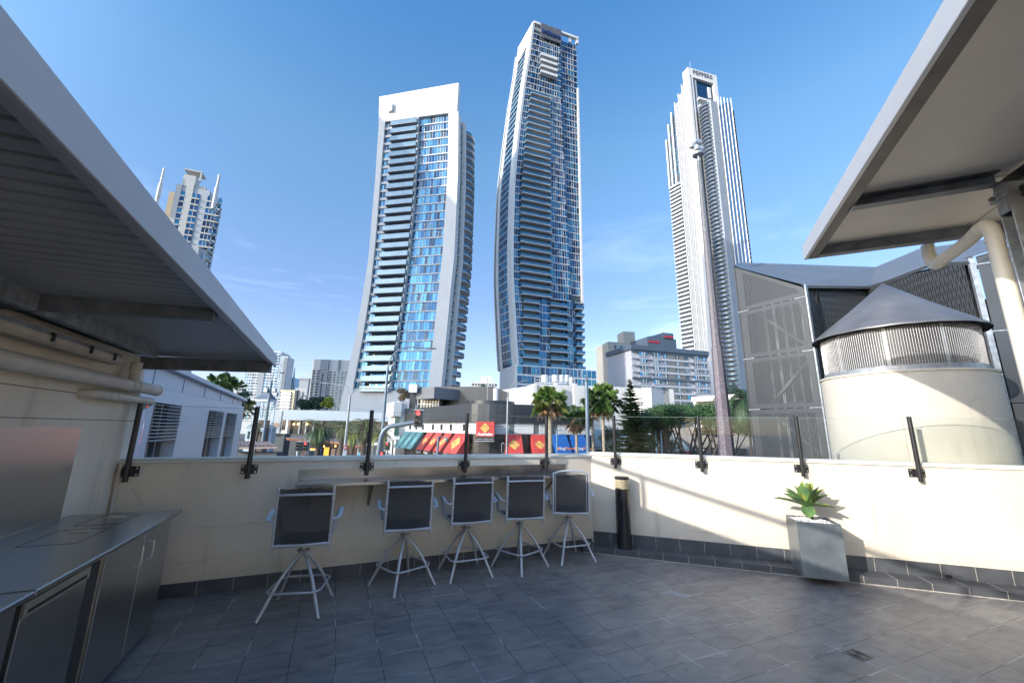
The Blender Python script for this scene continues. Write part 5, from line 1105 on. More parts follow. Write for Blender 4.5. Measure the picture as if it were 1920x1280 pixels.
# long white building at the left with a sign wall
lo = gthing('long_white_building', 'long low white building with dark shop windows behind the feather palms', 'building', *at(620, 790, 78)[:2])
pb_ = mat('pale_blue_paint', (.33, .38, .44), .6, var=.04, vs=.5)
fb(531, 745, 768, 787, 76, 76, 12).build('upper_band', pb_, lo); fb(531, 541, 787.2, None, 76, 76, 2).build('pier', wht, lo); fb(541.2, 745, 787.2, 813, 77, 77, 1).build('window', mat('dim_shop_window', (.06, .055, .05), .15), lo); fb(541.2, 745, 813.2, None, 76.3, 76.3, 2).build('wall', mat('dim_wall', (.05, .06, .07), .6), lo)
for p in (562, 574, 588, 604): fb(p, p+1.2, 787.4, 813, 76.6, 76.6, .3).build('mullion', wht, lo)
for k, p in enumerate((551, 559, 576)):
    c = at(p, 795, 76.5); b = MB(); b.lathe((c[0], c[1], c[2]), [(.01, -.2), (.16, -.1), (.16, .1), (.01, .2)], 8); b.build('warm_lamp', mat('warm_lamp', (1, .6, .25), .5, em=(1, .55, .2), es=2.5), lo)
sw = gthing('sign_wall', 'bright white blade wall with a small brown sign', 'wall', *at(518, 790, 70)[:2])
fb(508, 529, 769, 812, 70, 70.5, 1.2).build('panel', wht, sw); fb(530, 535, 787, 806, 70.6, 70.6, .3).build('brown_panel', mat('brown_panel', (.12, .07, .06), .6), sw); fb(513, 523, 792.5, 800, 69.8, 69.8, .1).build('sign', mat('brown_sign', (.30, .16, .12), .6), sw); fb(506, 534, 812.5, None, 71, 71, 2).build('base', mat('dim_wall', (.05, .06, .07), .6), sw)
# garden kiosk
ks = gthing('lookout_kiosk', 'small grey belvedere with a pointed slate roof and arched sides', 'kiosk', *at(490, 790, 58)[:2])
c = at(491, 752, 58); slate = mat('blue_slate_roof', (.09, .12, .17), .6); lat = mat('grey_lattice_paint', (.42, .48, .56), .6); hw = 12.5/752*58
b = MB(); vs = [(c[0]+x*hw*k, c[1]+hw+y*hw*k, c[2]+z) for k, z in ((1.08, .35), (.62, .9), (.30, 1.55), (.06, 2.15)) for x, y in ((-1, -1), (1, -1), (1, 1), (-1, 1))]
b.add(vs, [(i*4+j, i*4+(j+1) % 4, i*4+4+(j+1) % 4, i*4+4+j) for i in range(3) for j in range(4)]+[(12, 13, 14, 15)]); b.build('roof', slate, ks)
b = MB(); b.bx(c[0]-hw*1.05, c[0]+hw*1.05, c[1], c[1]+2*hw, c[2]-.0, c[2]+.34); b.build('cornice', lat, ks)
for sx in (-1, 1):
    for sy in (0, 1): x = c[0]+sx*hw*.92; y = c[1]+.1+sy*(2*hw-.2); b = MB(); b.bx(x-.09, x+.09, y-.09, y+.09, GZ, c[2]-.01); b.build('post', lat, ks)
for k, (x0, x1) in enumerate(((-.85, -.05), (.05, .85))):
    b = MB(); pts = [(c[0]+hw*(x0+(x1-x0)*t), c[1]+.06, c[2]-.75+.62*math.sin(math.pi*t)) for t in np.linspace(0, 1, 9)]; b.tube(pts, .05, 5); b.build('arch', lat, ks)
b = MB(); b.bx(c[0]-.06, c[0]+.06, c[1]+.02, c[1]+.14, c[2]-2.4, c[2]-.02); b.bx(c[0]-hw*.85, c[0]+hw*.85, c[1]+.03, c[1]+.13, c[2]-2.55, c[2]-2.41)
b.bx(c[0]-hw*1.5, c[0]+hw*1.1, c[1]-.1, c[1]+.02, c[2]-4.2, c[2]-3.7); b.build('rail', lat, ks)
b = MB(); b.bx(c[0]-hw*.7, c[0]+hw*.3, c[1]+1.0, c[1]+2.2, GZ, c[2]-2.6); b.build('inner_wall', mat('brown_kiosk_wall', (.08, .05, .05), .7), ks)
hs = gthing('small_house', 'grey-blue weatherboard house front left of the sign wall', 'house', *at(470, 810, 62)[:2])
fb(462, 476, 802, None, 62, 62, 6).build('wall', mat('weatherboard', (.36, .42, .48), .7), hs); fb(465, 472, 808, 822, 61.9, 61.9, .1).build('window', gG[1], hs)
c = at(469, 795, 62); a = at(460, 803, 61.5); d = at(478, 803, 61.5); b = MB(); b.add([a, d, c, a+[0, 6, 0], d+[0, 6, 0], c+[0, 6, 0]], [(0, 1, 2), (3, 4, 5), (0, 1, 4, 3), (1, 2, 5, 4), (2, 0, 3, 5)]); b.build('gable', mat('house_roof', (.30, .34, .38), .6), hs)
# station shelter with a copper soffit
st_ = gthing('station_shelter', 'long thin station roof with a copper underside, its orange light put in as glow', 'shelter', *at(610, 830, 56)[:2])
P_ = [(547, 820, 57), (580, 822, 57), (620, 825, 56.5), (655, 829, 56), (674, 833, 55.6)]
top = [at(*q) for q in P_]; b = MB(); bt_ = MB()
for p, q in zip(top, top[1:]):
    b.hexa([p-[0, 1.6, .10], q-[0, 1.6, .10], q+[0, 2.6, -.0], p+[0, 2.6, -.0], p-[0, 1.6, -.02], q-[0, 1.6, -.02], q+[0, 2.6, .12], p+[0, 2.6, .12]])
    bt_.hexa([p-[0, 1.2, .30], q-[0, 1.2, .30], q+[0, 2.2, -.22], p+[0, 2.2, -.22], p-[0, 1.2, .11], q-[0, 1.2, .11], q+[0, 2.2, -.02], p+[0, 2.2, -.02]])
b.build('roof', mat('shelter_roof', (.17, .12, .12), .4), st_); bt_.build('soffit', mat('copper_soffit', (.34, .10, .05), .35, .3, em=(.9, .3, .08), es=.06), st_)  # slight emission stands in for orange light on the soffit
for p in (560, 600, 640, 673):
    c = at(p, 830, 56); b = MB(); b.cyl((c[0], c[1], GZ), (c[0], c[1], c[2]-.1), .11, 8); b.build('post', alu, st_)
b = MB(); b.bx(at(552, 840, 58)[0], at(668, 840, 58)[0], 60, 60.2, GZ, -.9); b.build('back_wall', mat('maroon_panel_wall', (.10, .03, .035), .5, var=.6, vs=.8), st_)
for (p0, p1, y0, y1, m) in ((608, 617.5, 838, 854, mat('yellow_panel', (.75, .42, .02), .6)), (621, 629, 841, 858, mat('brown_panel', (.12, .07, .06), .6)), (632, 645, 842, 856, mat('brown_panel', (.12, .07, .06), .6)), (672, 682, 848, 857, mat('light_blue_board', (.10, .40, .62), .5))):
    b = fb(p0, p1, y0, y1, 54.5, 54.5, .1); b.build('poster_panel', m, st_)
for p in (607.5, 629):
    c = at(p, 836, 55.4); b = MB(); b.lathe((c[0], c[1], c[2]), [(.01, -.13), (.12, 0), (.01, .13)], 8); b.build('lamp', mat('amber_lamp', (1, .45, .1), .5, em=(1, .4, .08), es=3), st_)
bu = gthing('bus', 'dark blue bus with an orange destination display under the copper roof', 'bus', *at(590, 850, 58)[:2])
x0 = at(577, 845, 58)[0]; x1 = at(603, 845, 58)[0]
b = MB(); b.bx(x0, x1, 58, 59.9, GZ+.35, at(590, 837.5, 58)[2]); b.build('body', mat('bus_blue', (.03, .07, .17), .3, coat=.5), bu, bevel=.12)
b = MB(); b.bx(x0+.15, x1-.15, 57.96, 57.995, -3.2, -1.75); b.build('windscreen', gG[1], bu); b = MB(); b.bx(x0+.35, x1-.75, 57.95, 57.995, -1.62, -1.38); b.build('display', mat('orange_display', (.9, .3, .05), .4, em=(1, .32, .05), es=1.0), bu)
for s in (x0+.2, x1-.45):
    b = MB(); b.cyl((s, 58.3, GZ+.45), (s+.25, 58.3, GZ+.45), .45, 14); b.build('wheel', black_m, bu)
# low brown market roof seen just above the coping at the left
mk = gthing('market_roof', 'low dusty brown ribbed roof with dark sides behind the left parapet', 'roof', *at(470, 840, 34)[:2])
A_ = [at(432, 826, 40), at(505, 829, 40), at(520, 836.5, 30), at(430, 838, 30)]
b = MB(); b.add([tuple(q) for q in A_]+[(q[0], q[1], q[2]-.15) for q in A_], [(0, 1, 2, 3), (4, 5, 6, 7)]+[(i, (i+1) % 4, (i+1) % 4+4, i+4) for i in range(4)])
for i in range(12):
    t = (i+.5)/12; b.beam(A_[0]*(1-t)+A_[1]*t+[0, 0, .04], A_[3]*(1-t)+A_[2]*t+[0, 0, .04], .12, .07)
b.build('roof_sheet', mat('dusty_brown_roof', (.22, .16, .15), .6, var=.3, vs=1), mk)
b = MB(); b.bx(A_[3][0]+.3, A_[2][0]-.3, 30.6, 31.4, GZ, A_[3][2]-.35); b.build('side_wall', mat('dark_slate_wall', (.04, .05, .06), .6), mk)
# parked cars that show as slivers above the coping
def car(px, Y, m, label, L=4.3):
    c = at(px, 850, Y); t = gthing('parked_car', label, 'car', c[0], Y); w_ = .88; pr = [(-L/2, .35), (-L/2, .85), (-L*.36, 1.0), (-L*.22, 1.42), (L*.16, 1.46), (L*.32, 1.02), (L/2, .82), (L/2, .35)]
    b = MB(); n = len(pr); vs = [(c[0]+x, Y-w_, GZ+z) for x, z in pr]+[(c[0]+x, Y+w_, GZ+z) for x, z in pr]; b.add(vs, [tuple(range(n)), tuple(range(n, 2*n))]+[(i, (i+1) % n, (i+1) % n+n, i+n) for i in range(n)]); b.build('body', m, t, bevel=.05)
    b = MB(); gl_ = [(-L*.33, 1.02), (-L*.21, 1.36), (L*.15, 1.40), (L*.28, 1.04)]; b.add([(c[0]+x, Y-w_-.01, GZ+z) for x, z in gl_], [(0, 1, 2, 3)]); b.build('window', gG[1], t, recalc=False)
    for x in (-L*.31, L*.31): b = MB(); b.cyl((c[0]+x, Y-w_-.02, GZ+.34), (c[0]+x, Y-w_+.2, GZ+.34), .34, 16); b.build('wheel', black_m, t)
car(695, 84, mat('orange_car_paint', (.75, .16, .03), .25, coat=.5), 'orange parked car just above the coping'); car(742, 88, mat('white_car_paint', (.7, .7, .7), .25, coat=.5), 'white parked car beyond the signal arm')
wt = gthing('white_shade_roof', 'flat white shade roof on thin posts behind the signal arm', 'shelter', *at(700, 832, 62)[:2])
fb(677, 709, 830, 834, 62, 62, 4).build('roof', wht, wt)
for p in (684, 699): c = at(p, 834, 62); b = MB(); b.cyl((c[0], c[1], GZ), (c[0], c[1], c[2]), .06, 6); b.build('post', alu, wt)
# ================================================================ POLES, LAMPS, SIGNALS
polem = mat('painted_pole_grey', (.13, .165, .21), .45, .3, var=.1, vs=2); polel = mat('galvanised_pole', (.26, .28, .30), .45, .5, var=.1, vs=3)
def pole(px, py_top, Y, r0, r1, name, label, cat, m=polem, extra=None, group=None):
    c = at(px, py_top, Y); t = gthing(name, label, cat, c[0], c[1], group); b = MB(); b.tube([(c[0], c[1], GZ), (c[0], c[1], c[2])], [r0, r1], 10); b.build('pole', m, t, smooth=True); return t, c
def arm(t, pts, r, m=polem, name='arm'): b = MB(); b.tube(bez(pts, 5), r, 8); return b.build(name, m, t, smooth=True)
def lamphead(t, c, dx, L=1.1):
    b = MB(); c = Vector(c); b.lathe((0, 0, 0), [(.01, -.05), (.10, -.03), (.14, .02), (.09, .08), (.01, .1)], 10); b.v = [(c.x+dx*(x*L/.24+L/2), c.y+y, c.z+z) for x, y, z in b.v]; b.build('lamp_head', polel, t, smooth=True)
t, c = pole(727, 690, 30, .14, .09, 'street_lamp', 'tall street lamp with one long arm reaching right across the white tower', 'street lamp')
arm(t, [c, c+[.25, 0, .9], c+[.8, 0, 1.45], at(770, 650.5, 30), at(800, 653, 30)], .055); lamphead(t, at(799, 653.5, 30), 1, .8)
t, c = pole(656.5, 742, 38, .16, .10, 'street_lamp', 'double armed street lamp in front of the feather palms', 'street lamp', polel)
arm(t, [c, c+[-.3, 0, .75], at(640, 722, 38), at(600, 717, 38)], .045, polel); lamphead(t, at(601, 717, 38), -1, 1.0); arm(t, [c, c+[.4, 0, .6], at(676, 728, 38), at(722, 728.5, 38)], .045, polel); lamphead(t, at(721, 728.5, 38), 1, 1.0)
t, c = pole(952, 745, 34, .10, .07, 'street_lamp', 'slim pale street lamp curving right in front of the charcoal shops', 'street lamp', polel)
arm(t, [c, c+[.05, 0, .5], at(960, 722, 34), at(980, 714.5, 34)], .04, polel); lamphead(t, at(979, 714.5, 34), 1, .6)
t, c = pole(509, 715, 40, .17, .12, 'floodlight_pole', 'grey pole with floodlights beside the pointed kiosk roof', 'pole')
arm(t, [c, c+[.1, 0, .8], at(517, 697, 40), at(525, 698, 40)], .05); lamphead(t, at(524, 699, 40), 1, .5)
for d in ((-.45, .25), (.35, .3), (.55, -.1)): q = at(507, 737, 39.8); b = MB(); b.bx(q[0]+d[0]-.2, q[0]+d[0]+.2, q[1]-.15, q[1]+.15, q[2]+d[1]-.2, q[2]+d[1]+.2); b.build('floodlight', polel, t, bevel=.04)
t, c = pole(914.5, 707, 50, .05, .04, 'flag_pole', 'thin bare pole standing above the charcoal roof drum', 'pole', polel)
t, c = pole(1099.5, 714, 22, .105, .10, 'signal_column', 'dark grey column with a conical cap between the fan palms', 'column')
b = MB(); b.lathe(c, [(.16, -.0), (.02, .24), (.01, .24)], 16); b.build('cap', polem, t, smooth=True); b = MB(); b.cyl(c+[-.05, 0, .24], c+[-.05, 0, .34], .05, 8); b.build('antenna', polem, t)
for px, Y, lab in ((1044, 36, 'thin pale blue pole in front of the blue awnings'), (1166, 40, 'blue lamp pole nearest the pine trunk'), (1229, 40, 'dark blue pole left of the fig trunks'), (1239, 38, 'bright blue pole touching the fig trunks'), (1328, 42, 'thin blue pole right of the fig trunks')):
    t, c = pole(px, 806 if px > 1100 else 806, Y, .07, .06, 'lamp_pole', lab, 'pole', mat('blue_grey_pole', (.12, .24, .36), .5))
    arm(t, [c-[.0, 0, .1], c+[.35, 0, .05]], .04)
sigm = mat('signal_black', (.02, .022, .025), .5); sigb = mat('signal_backing_edge', (.40, .42, .44), .5); rl = mat('red_lens', (.8, .03, .03), .3, em=(1, .03, .03), es=2.2); dl = mat('dark_lens', (.03, .03, .03), .2)
def signal(px0, px1, py0, py1, Y, label, lit=True, n=3, post=True, t=None):
    a = at(px0, py0, Y); c = at(px1, py1, Y); xm = (a[0]+c[0])/2
    if t is None: t = gthing('traffic_signal', label, 'traffic signal', xm, Y)
    b = MB(); b.bx(a[0], c[0], Y, Y+.03, c[2], a[2]); b.build('backing_edge', sigb, t, bevel=.012); e = (c[0]-a[0])*.07
    b = MB(); b.bx(a[0]+e, c[0]-e, Y-.16, Y-.002, c[2]+e, a[2]-e); b.build('housing', sigm, t, bevel=.02)
    for k in range(n):
        z = a[2]-e-(a[2]-c[2]-2*e)*(k+.5)/n; r = min((c[0]-a[0])*.27, (a[2]-c[2])/n*.36); b = MB(); b.disc((xm, Y-.165, z), r, 14, ax=(0, -1, 0)); b.build('lens', rl if (lit and k == 0) else dl, t, recalc=False)
        b = MB(); pts = [(xm+r*1.15*math.cos(q), Y-.16, z+r*1.15*math.sin(q)) for q in np.linspace(0, math.pi, 8)]; p2_ = [(x, y-.22, zz) for x, y, zz in pts]; b.add(pts+p2_, [(i, i+1, 9+i, 8+i) for i in range(7)]); b.build('visor', sigm, t, recalc=False)
    if post: b = MB(); b.cyl((xm, Y+.12, GZ), (xm, Y+.12, a[2]+.12), .06, 8); b.build('post', polem, t, smooth=True)
    return t
t = gthing('signal_mast', 'grey mast arm curving up to carry a traffic signal with a red arrow', 'signal mast', *at(708, 850, 24)[:2])
pts = [at(706, 870, 24), at(711, 841, 24), at(717, 813, 24), at(730, 800, 24), at(751, 796, 24), at(780, 791, 24)]; q0 = pts[0].copy(); q0[2] = GZ; b = MB(); b.tube([q0]+bez(pts, 5), .14, 10); b.build('arm', polem, t, smooth=True)
signal(777, 792.5, 767.5, 801, 23.8, '', t=t, post=False); b = MB(); q = at(781, 758.5, 24.2); b.cyl((q[0], q[1], at(781, 801, 24)[2]), q, .06, 8); b.build('stub', polem, t)
signal(722, 731, 828, 844, 40, 'traffic signal showing red, right of the mast foot'); signal(709.5, 722, 844, 862, 30, 'low pedestrian signal showing red at the mast foot', n=2)
signal(556, 566, 827, 846, 38, 'left of the two signals before the bus, seen from its back', lit=False); signal(569, 579, 827, 845.5, 38, 'right of the two signals before the bus, showing red')
signal(940, 946.5, 831, 847.5, 38, 'unlit traffic signal left of the T-shirt awning', lit=False)
t, c = pole(822, 818, 34, .11, .10, 'camera_pole', 'short grey pole with a dome lamp hanging from a bracket before the red awnings', 'pole')
arm(t, [c+[0, 0, -.05], at(829, 817.5, 34), at(835, 820, 34)], .035); q = at(837, 824, 34); b = MB(); b.lathe(q, [(.01, .2), (.15, .12), (.17, 0), (.12, -.15), (.01, -.2)], 12); b.build('dome', polel, t, smooth=True)
sp = gthing('sign_pole', 'pale pole with a round no entry sign below the double lamp', 'sign', *at(647, 840, 34)[:2])
c = at(647.5, 838.5, 34); b = MB(); b.cyl((c[0], c[1]+.05, GZ), (c[0], c[1]+.05, c[2]+.2), .04, 8); b.build('pole', polel, sp); b = MB(); b.disc((c[0], c[1]-.02, c[2]), .165, 20, ax=(0, -1, 0)); b.build('disc', mat('sign_red', (.45, .03, .06), .5), sp, recalc=False); b = MB(); b.bx(c[0]-.1, c[0]+.1, c[1]-.035, c[1]-.03, c[2]-.03, c[2]+.03); b.build('bar', prt, sp)
b = MB(); b.bx(c[0]-.16, c[0]+.16, c[1]-.02, c[1], c[2]-.85, c[2]-.25); b.build('plate', wht, sp)
ov = gthing('overhead_wires', 'thin tram wires strung above the street', 'wires', *at(800, 780, 40)[:2])
b = MB()
for (x0, y0, x1, y1, Y) in ((462, 800, 1150, 797, 36), (462, 803, 760, 806, 40), (600, 796, 1245, 800, 44), (860, 797, 1100, 801, 33), (1000, 791, 1100, 797, 30)): b.cyl(at(x0, y0, Y), at(x1, y1, Y), .013, 4)
b.build('wires', black_m, ov)
# the tall tapered steel pole just outside the wall
def polemat():
    m = mat('speckled_weathered_pole', (.20, .16, .18), .6, .25, var=.3, vs=3, bump=.2, bs=60); nt = m.node_tree; N = nt.nodes; L = nt.links; p = N['Principled BSDF']; g = N.new('ShaderNodeNewGeometry')
    n1 = N.new('ShaderNodeTexNoise'); n1.inputs['Scale'].default_value = 26; n1.inputs['Detail'].default_value = 5; L.new(g.outputs['Position'], n1.inputs[0]); n2 = N.new('ShaderNodeTexNoise'); n2.inputs['Scale'].default_value = 2.2; L.new(g.outputs['Position'], n2.inputs[0])
    r1 = N.new('ShaderNodeValToRGB'); r1.color_ramp.elements[0].position = .55; r1.color_ramp.elements[1].position = .62; L.new(n1.outputs[0], r1.inputs[0])
    sx = N.new('ShaderNodeSeparateXYZ'); L.new(g.outputs['Position'], sx.inputs[0]); mr = N.new('ShaderNodeMapRange'); mr.inputs[1].default_value = 1.0; mr.inputs[2].default_value = 8; mr.inputs[3].default_value = 1; mr.inputs[4].default_value = 0; L.new(sx.outputs[2], mr.inputs[0])
    base = N.new('ShaderNodeMixRGB'); base.inputs[1].default_value = (.115, .12, .13, 1); base.inputs[2].default_value = (.125, .095, .115, 1); L.new(mr.outputs[0], base.inputs[0])  # purplish low down, greyer higher up
    mm = N.new('ShaderNodeMixRGB'); mm.inputs[2].default_value = (.26, .26, .29, 1); L.new(base.outputs[0], mm.inputs[1]); ml = N.new('ShaderNodeMath'); ml.operation = 'MULTIPLY'; ml.inputs[1].default_value = .55; L.new(r1.outputs[0], ml.inputs[0]); L.new(ml.outputs[0], mm.inputs[0]); L.new(mm.outputs[0], p.inputs['Base Color']); return m
tp = gthing('tapered_pole', 'tall tapered octagonal steel pole with weathered surface, purple lower down, and cameras on top', 'pole', *at(1363, 856, 9.3)[:2])
c0_ = at(1363.5, 856, 9.3); ztop = 1.63+0
for py in (302,):
    X = at(1297, py, 9.3); ztop = X[2]
b = MB()
def octo(z, r): return [(c0_[0]+r*math.cos(math.pi/4*i+.25), c0_[1]+r*math.sin(math.pi/4*i+.25), z) for i in range(8)]
zz = [(GZ, .235), (.98, .170), (at(1330, 652, 9.3)[2], .118), (at(1330, 650, 9.3)[2]+.03, .098), (ztop, .055)]; vs = []
for z, r in zz: vs += octo(z, r)
b.add(vs, [(i*8+j, i*8+(j+1) % 8, i*8+8+(j+1) % 8, i*8+8+j) for i in range(4) for j in range(8)]+[tuple(range(32, 40))]); b.build('shaft', polemat(), tp)
T_ = np.array([c0_[0], c0_[1], ztop]); b = MB(); b.lathe(T_, [(.03, 0), (.03, .14), (.14, .17), (.15, .22), (.04, .25), (.04, .30), (.01, .3)], 16); b.build('collar', galv, tp, smooth=True)
for d, (dx, dz) in enumerate(((-.12, .42), (.02, .36), (-.02, .56))):
    b = MB(); q = T_+[dx, 0, dz]; b.beam(q-[.14, .1, .03], q+[.12, .05, .05], .13, .12); b.build('camera', mat('camera_housing', (.5, .52, .54), .4), tp, bevel=.02)
b = MB(); b.cyl(T_+[0, 0, .3], T_+[-.02, 0, .6], .035, 8); b.build('bracket', galv, tp)
# ================================================================ PERFORATED METAL CLAD BUILDING AND DRUM
pcb = gthing('clad_building', 'building wrapped in grey perforated metal panels behind the round drum', 'building', *at(1540, 700, 8)[:2])
clad = (.050, .054, .060); cm_ = mat('grey_cladding_sheet', clad, .42, .15, var=.08, vs=1.5, rvar=.05); pm = perfmat('perforated_sheet', clad, .032, .032, .0085, .0085); slm = perfmat('slotted_sheet', (.062, .067, .074), .042, .30, .0075, .115)
def panelrow(pl, u0, u1, z0, z1, par, mg=.10, gap=.012, tri=None):
    """framed panel: solid margin with a perforated field"""
    b = MB(); f = lambda u, z: pl.pt(u, 0, z)
    u0 += gap/2; u1 -= gap/2; z0 += gap/2; z1 -= gap/2; zt1 = (lambda u: z1) if tri is None else tri
    ring_o = [(u0, z0), (u1, z0), (u1, zt1(u1)), (u0, zt1(u0))]; ml, mr_ = mg*1.6, mg; ring_i = [(u0+ml, z0+mg), (u1-mr_, z0+mg), (u1-mr_, max(z0+mg*1.2, zt1(u1-mr_)-mg)), (u0+ml, zt1(u0+ml)-mg)]
    P_ = [f(*p) for p in ring_o]+[f(*p) for p in ring_i]; b.add(P_, [(i, (i+1) % 4, 4+(i+1) % 4, 4+i) for i in range(4)]); o = b.build('panel', cm_, par, recalc=False)
    b = MB(); b.quad(*[pl.pt(p[0], .003, p[1]) for p in ring_i], uv=[(p[0], p[1]) for p in ring_i]); b.build('perforated_field', pm, o, recalc=False)
    b = MB()
    for (uu, zz_) in ((u0+.05, z0+.05), (u1-.05, z0+.05), (u0+.05, zt1(u0)-.06), (u1-.05, zt1(u1)-.06)):
        q = pl.pt(uu, -.006, zz_); b.disc(q, .009, 8, ax=(-pl.n[0], -pl.n[1], 0)); 
    return o
R1 = at(1540, 763, 7.9); pL = Plane(1540, 763, 7.9, -30)      # panel face: u runs to the right; left end is negative
uL0 = pL.uz(1407, 768)[0]; js = [pL.uz(1537.6, 763)[1], pL.uz(1520, 656)[1], pL.uz(1507, 556)[1]]; zTR = pL.uz(1498, 541)[1]; zTL = pL.uz(1388, 497)[1]
levels = [js[0]-(js[1]-js[0]), js[0], js[1], js[2]]
for z0_, z1_ in zip(levels, levels[1:]): panelrow(pL, uL0, 0, z0_, z1_, pcb)
zL2 = js[2]+(zTL-js[2]); tri = lambda u: js[2]+.02+(zTR-js[2]-.02)+(zTL-zTR)*(u/uL0)
panelrow(pL, uL0, 0, js[2], js[2]+.5, pcb, tri=tri)
b = MB(); PB(b, pL, uL0, 0, .004, .03, GZ, levels[0]-.01); PB(b, pL, uL0-.02, uL0+.0, -.01, .75, GZ, zTL+.05); PB(b, pL, -.04, .02, .01, .05, GZ, zTR); b.build('edge_sheet', cm_, pcb)
b = MB(); PB(b, pL, .021, .05, -.03, .05, GZ, zTR+.05)
for z in js: PB(b, pL, uL0-.03, uL0+.22, -.012, -.002, z-.012, z+.004); PB(b, pL, -.2, .02, -.012, -.002, z-.012, z+.004)
b.build('bright_frame', galv, pcb)
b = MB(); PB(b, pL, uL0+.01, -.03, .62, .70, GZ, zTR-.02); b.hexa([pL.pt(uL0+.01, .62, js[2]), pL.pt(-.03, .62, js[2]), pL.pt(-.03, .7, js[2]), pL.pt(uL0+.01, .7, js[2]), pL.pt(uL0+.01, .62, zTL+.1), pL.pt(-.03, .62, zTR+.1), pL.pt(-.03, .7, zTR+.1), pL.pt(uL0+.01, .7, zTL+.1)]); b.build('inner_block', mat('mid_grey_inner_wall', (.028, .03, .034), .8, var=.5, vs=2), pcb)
# structure glimpsed through the holes
b = MB()
for k, z in enumerate(levels[:3]): s = 1 if k % 2 else -1; a_, c_ = pL.pt(uL0+.2, .45, z+.1), pL.pt(-.2, .45, z+1.1); b.beam(pL.pt(uL0+.2, .45, z+(.1 if s > 0 else 1.1)), pL.pt(-.2, .45, z+(1.1 if s > 0 else .1)), .05, .05)
for u in np.linspace(uL0+.3, -.3, 5): PB(b, pL, u-.03, u+.03, .5, .56, GZ, zTR)
b.build('inner_bracing', mat('bright_inner_steel', (.55, .56, .58), .4, .3), pcb)
# recessed slotted wall: away to the notch, then back towards the right
N0 = at(1523, 700, 8.2)[:2]; N1 = at(1652, 700, 8.6)[:2]; N2_ = at(1842, 640, 6.35)[:2]
def vface(p, q, z0, z1p, z1q, m, name, par, uvs=True, w=0):
    p, q = np.array(p), np.array(q); Ld = np.hypot(*(q-p)); b = MB(); b.quad((*p, z0), (*q, z0), (*q, z1q), (*p, z1p), uv=[(0, z0), (Ld, z0), (Ld, z1q), (0, z1p)]); return b.build(name, m, par, recalc=False)
zf = lambda px, py, P: (lambda d, t: EYE+d[2]*t)(ray(px, py), np.hypot(*P)/np.hypot(*ray(px, py)[:2]))
zN0 = zf(1523, 533, N0); zN1 = zf(1650, 533, N1); zN2 = zf(1836, 487, N2_)
vface(N0, N1, GZ, zN0+.02, zN1+.02, slm, 'slotted_wall', pcb); vface(N1, N2_, GZ, zN1+.02, zN2+.02, slm, 'slotted_wall', pcb)
ctr = np.array(N1)+(np.array(N1)-np.array([0, 0]))/np.hypot(*N1)*2.5
b = MB(); q_ = [N0+np.array([.05, .35]), N1+np.array([.12, .35]), N2_+np.array([.35, .15])]
for (p, q, zp, zq) in ((q_[0], q_[1], zN0, zN1), (q_[1], q_[2], zN1, zN2)):
    r = np.array([.2, .2]); b.hexa([(*p, GZ), (*q, GZ), (*(q+r), GZ), (*(p+r), GZ), (*p, zp+.07), (*q, zq+.2), (*(q+r), zq+.2), (*(p+r), zp+.07)])
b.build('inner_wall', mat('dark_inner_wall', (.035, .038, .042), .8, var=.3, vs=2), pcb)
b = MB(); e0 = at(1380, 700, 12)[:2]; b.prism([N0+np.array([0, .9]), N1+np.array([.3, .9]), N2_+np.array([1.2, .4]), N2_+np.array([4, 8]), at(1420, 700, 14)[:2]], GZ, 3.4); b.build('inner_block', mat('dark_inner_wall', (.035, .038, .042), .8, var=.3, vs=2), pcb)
# right-hand panels
pR = Plane(1842, 620, 6.3, -60); jr = [pR.uz(1867, 620)[1], pR.uz(1834, 495)[1]]; hR = jr[1]-jr[0]
lv2 = [jr[0]-2*hR, jr[0]-hR, jr[0], jr[1]]
for z0_, z1_ in zip(lv2, lv2[1:]): panelrow(pR, .12, 1.5, z0_, z1_, pcb, mg=.12); panelrow(pR, 1.5, 3.0, z0_, z1_, pcb, mg=.12)
panelrow(pR, .12, 1.5, jr[1], jr[1]+.2, pcb, mg=.1, tri=lambda u: jr[1]+.10+.38*(u/1.5)); panelrow(pR, 1.5, 3.0, jr[1], jr[1]+.6, pcb, mg=.1, tri=lambda u: jr[1]+.10+.38*(u/1.5))
b = MB(); PB(b, pR, .03, .10, -.02, .05, GZ, jr[1]+.12)
for z in jr: PB(b, pR, .02, .3, -.014, -.004, z-.015, z+.006)
b.build('bright_frame', galv, pcb); b = MB(); PB(b, pR, .12, 3, .7, .75, GZ, 4); b.build('inner_sheet', mat('dark_inner_wall', (.035, .038, .042), .8), pcb)
b = MB()
for k in range(4): b.beam(pR.pt(.2, .4, lv2[0]+hR*k), pR.pt(1.5, .4, lv2[0]+hR*(k+1)), .05, .05)
b.build('inner_bracing', mat('bright_inner_steel', (.55, .56, .58), .4, .3), pcb)
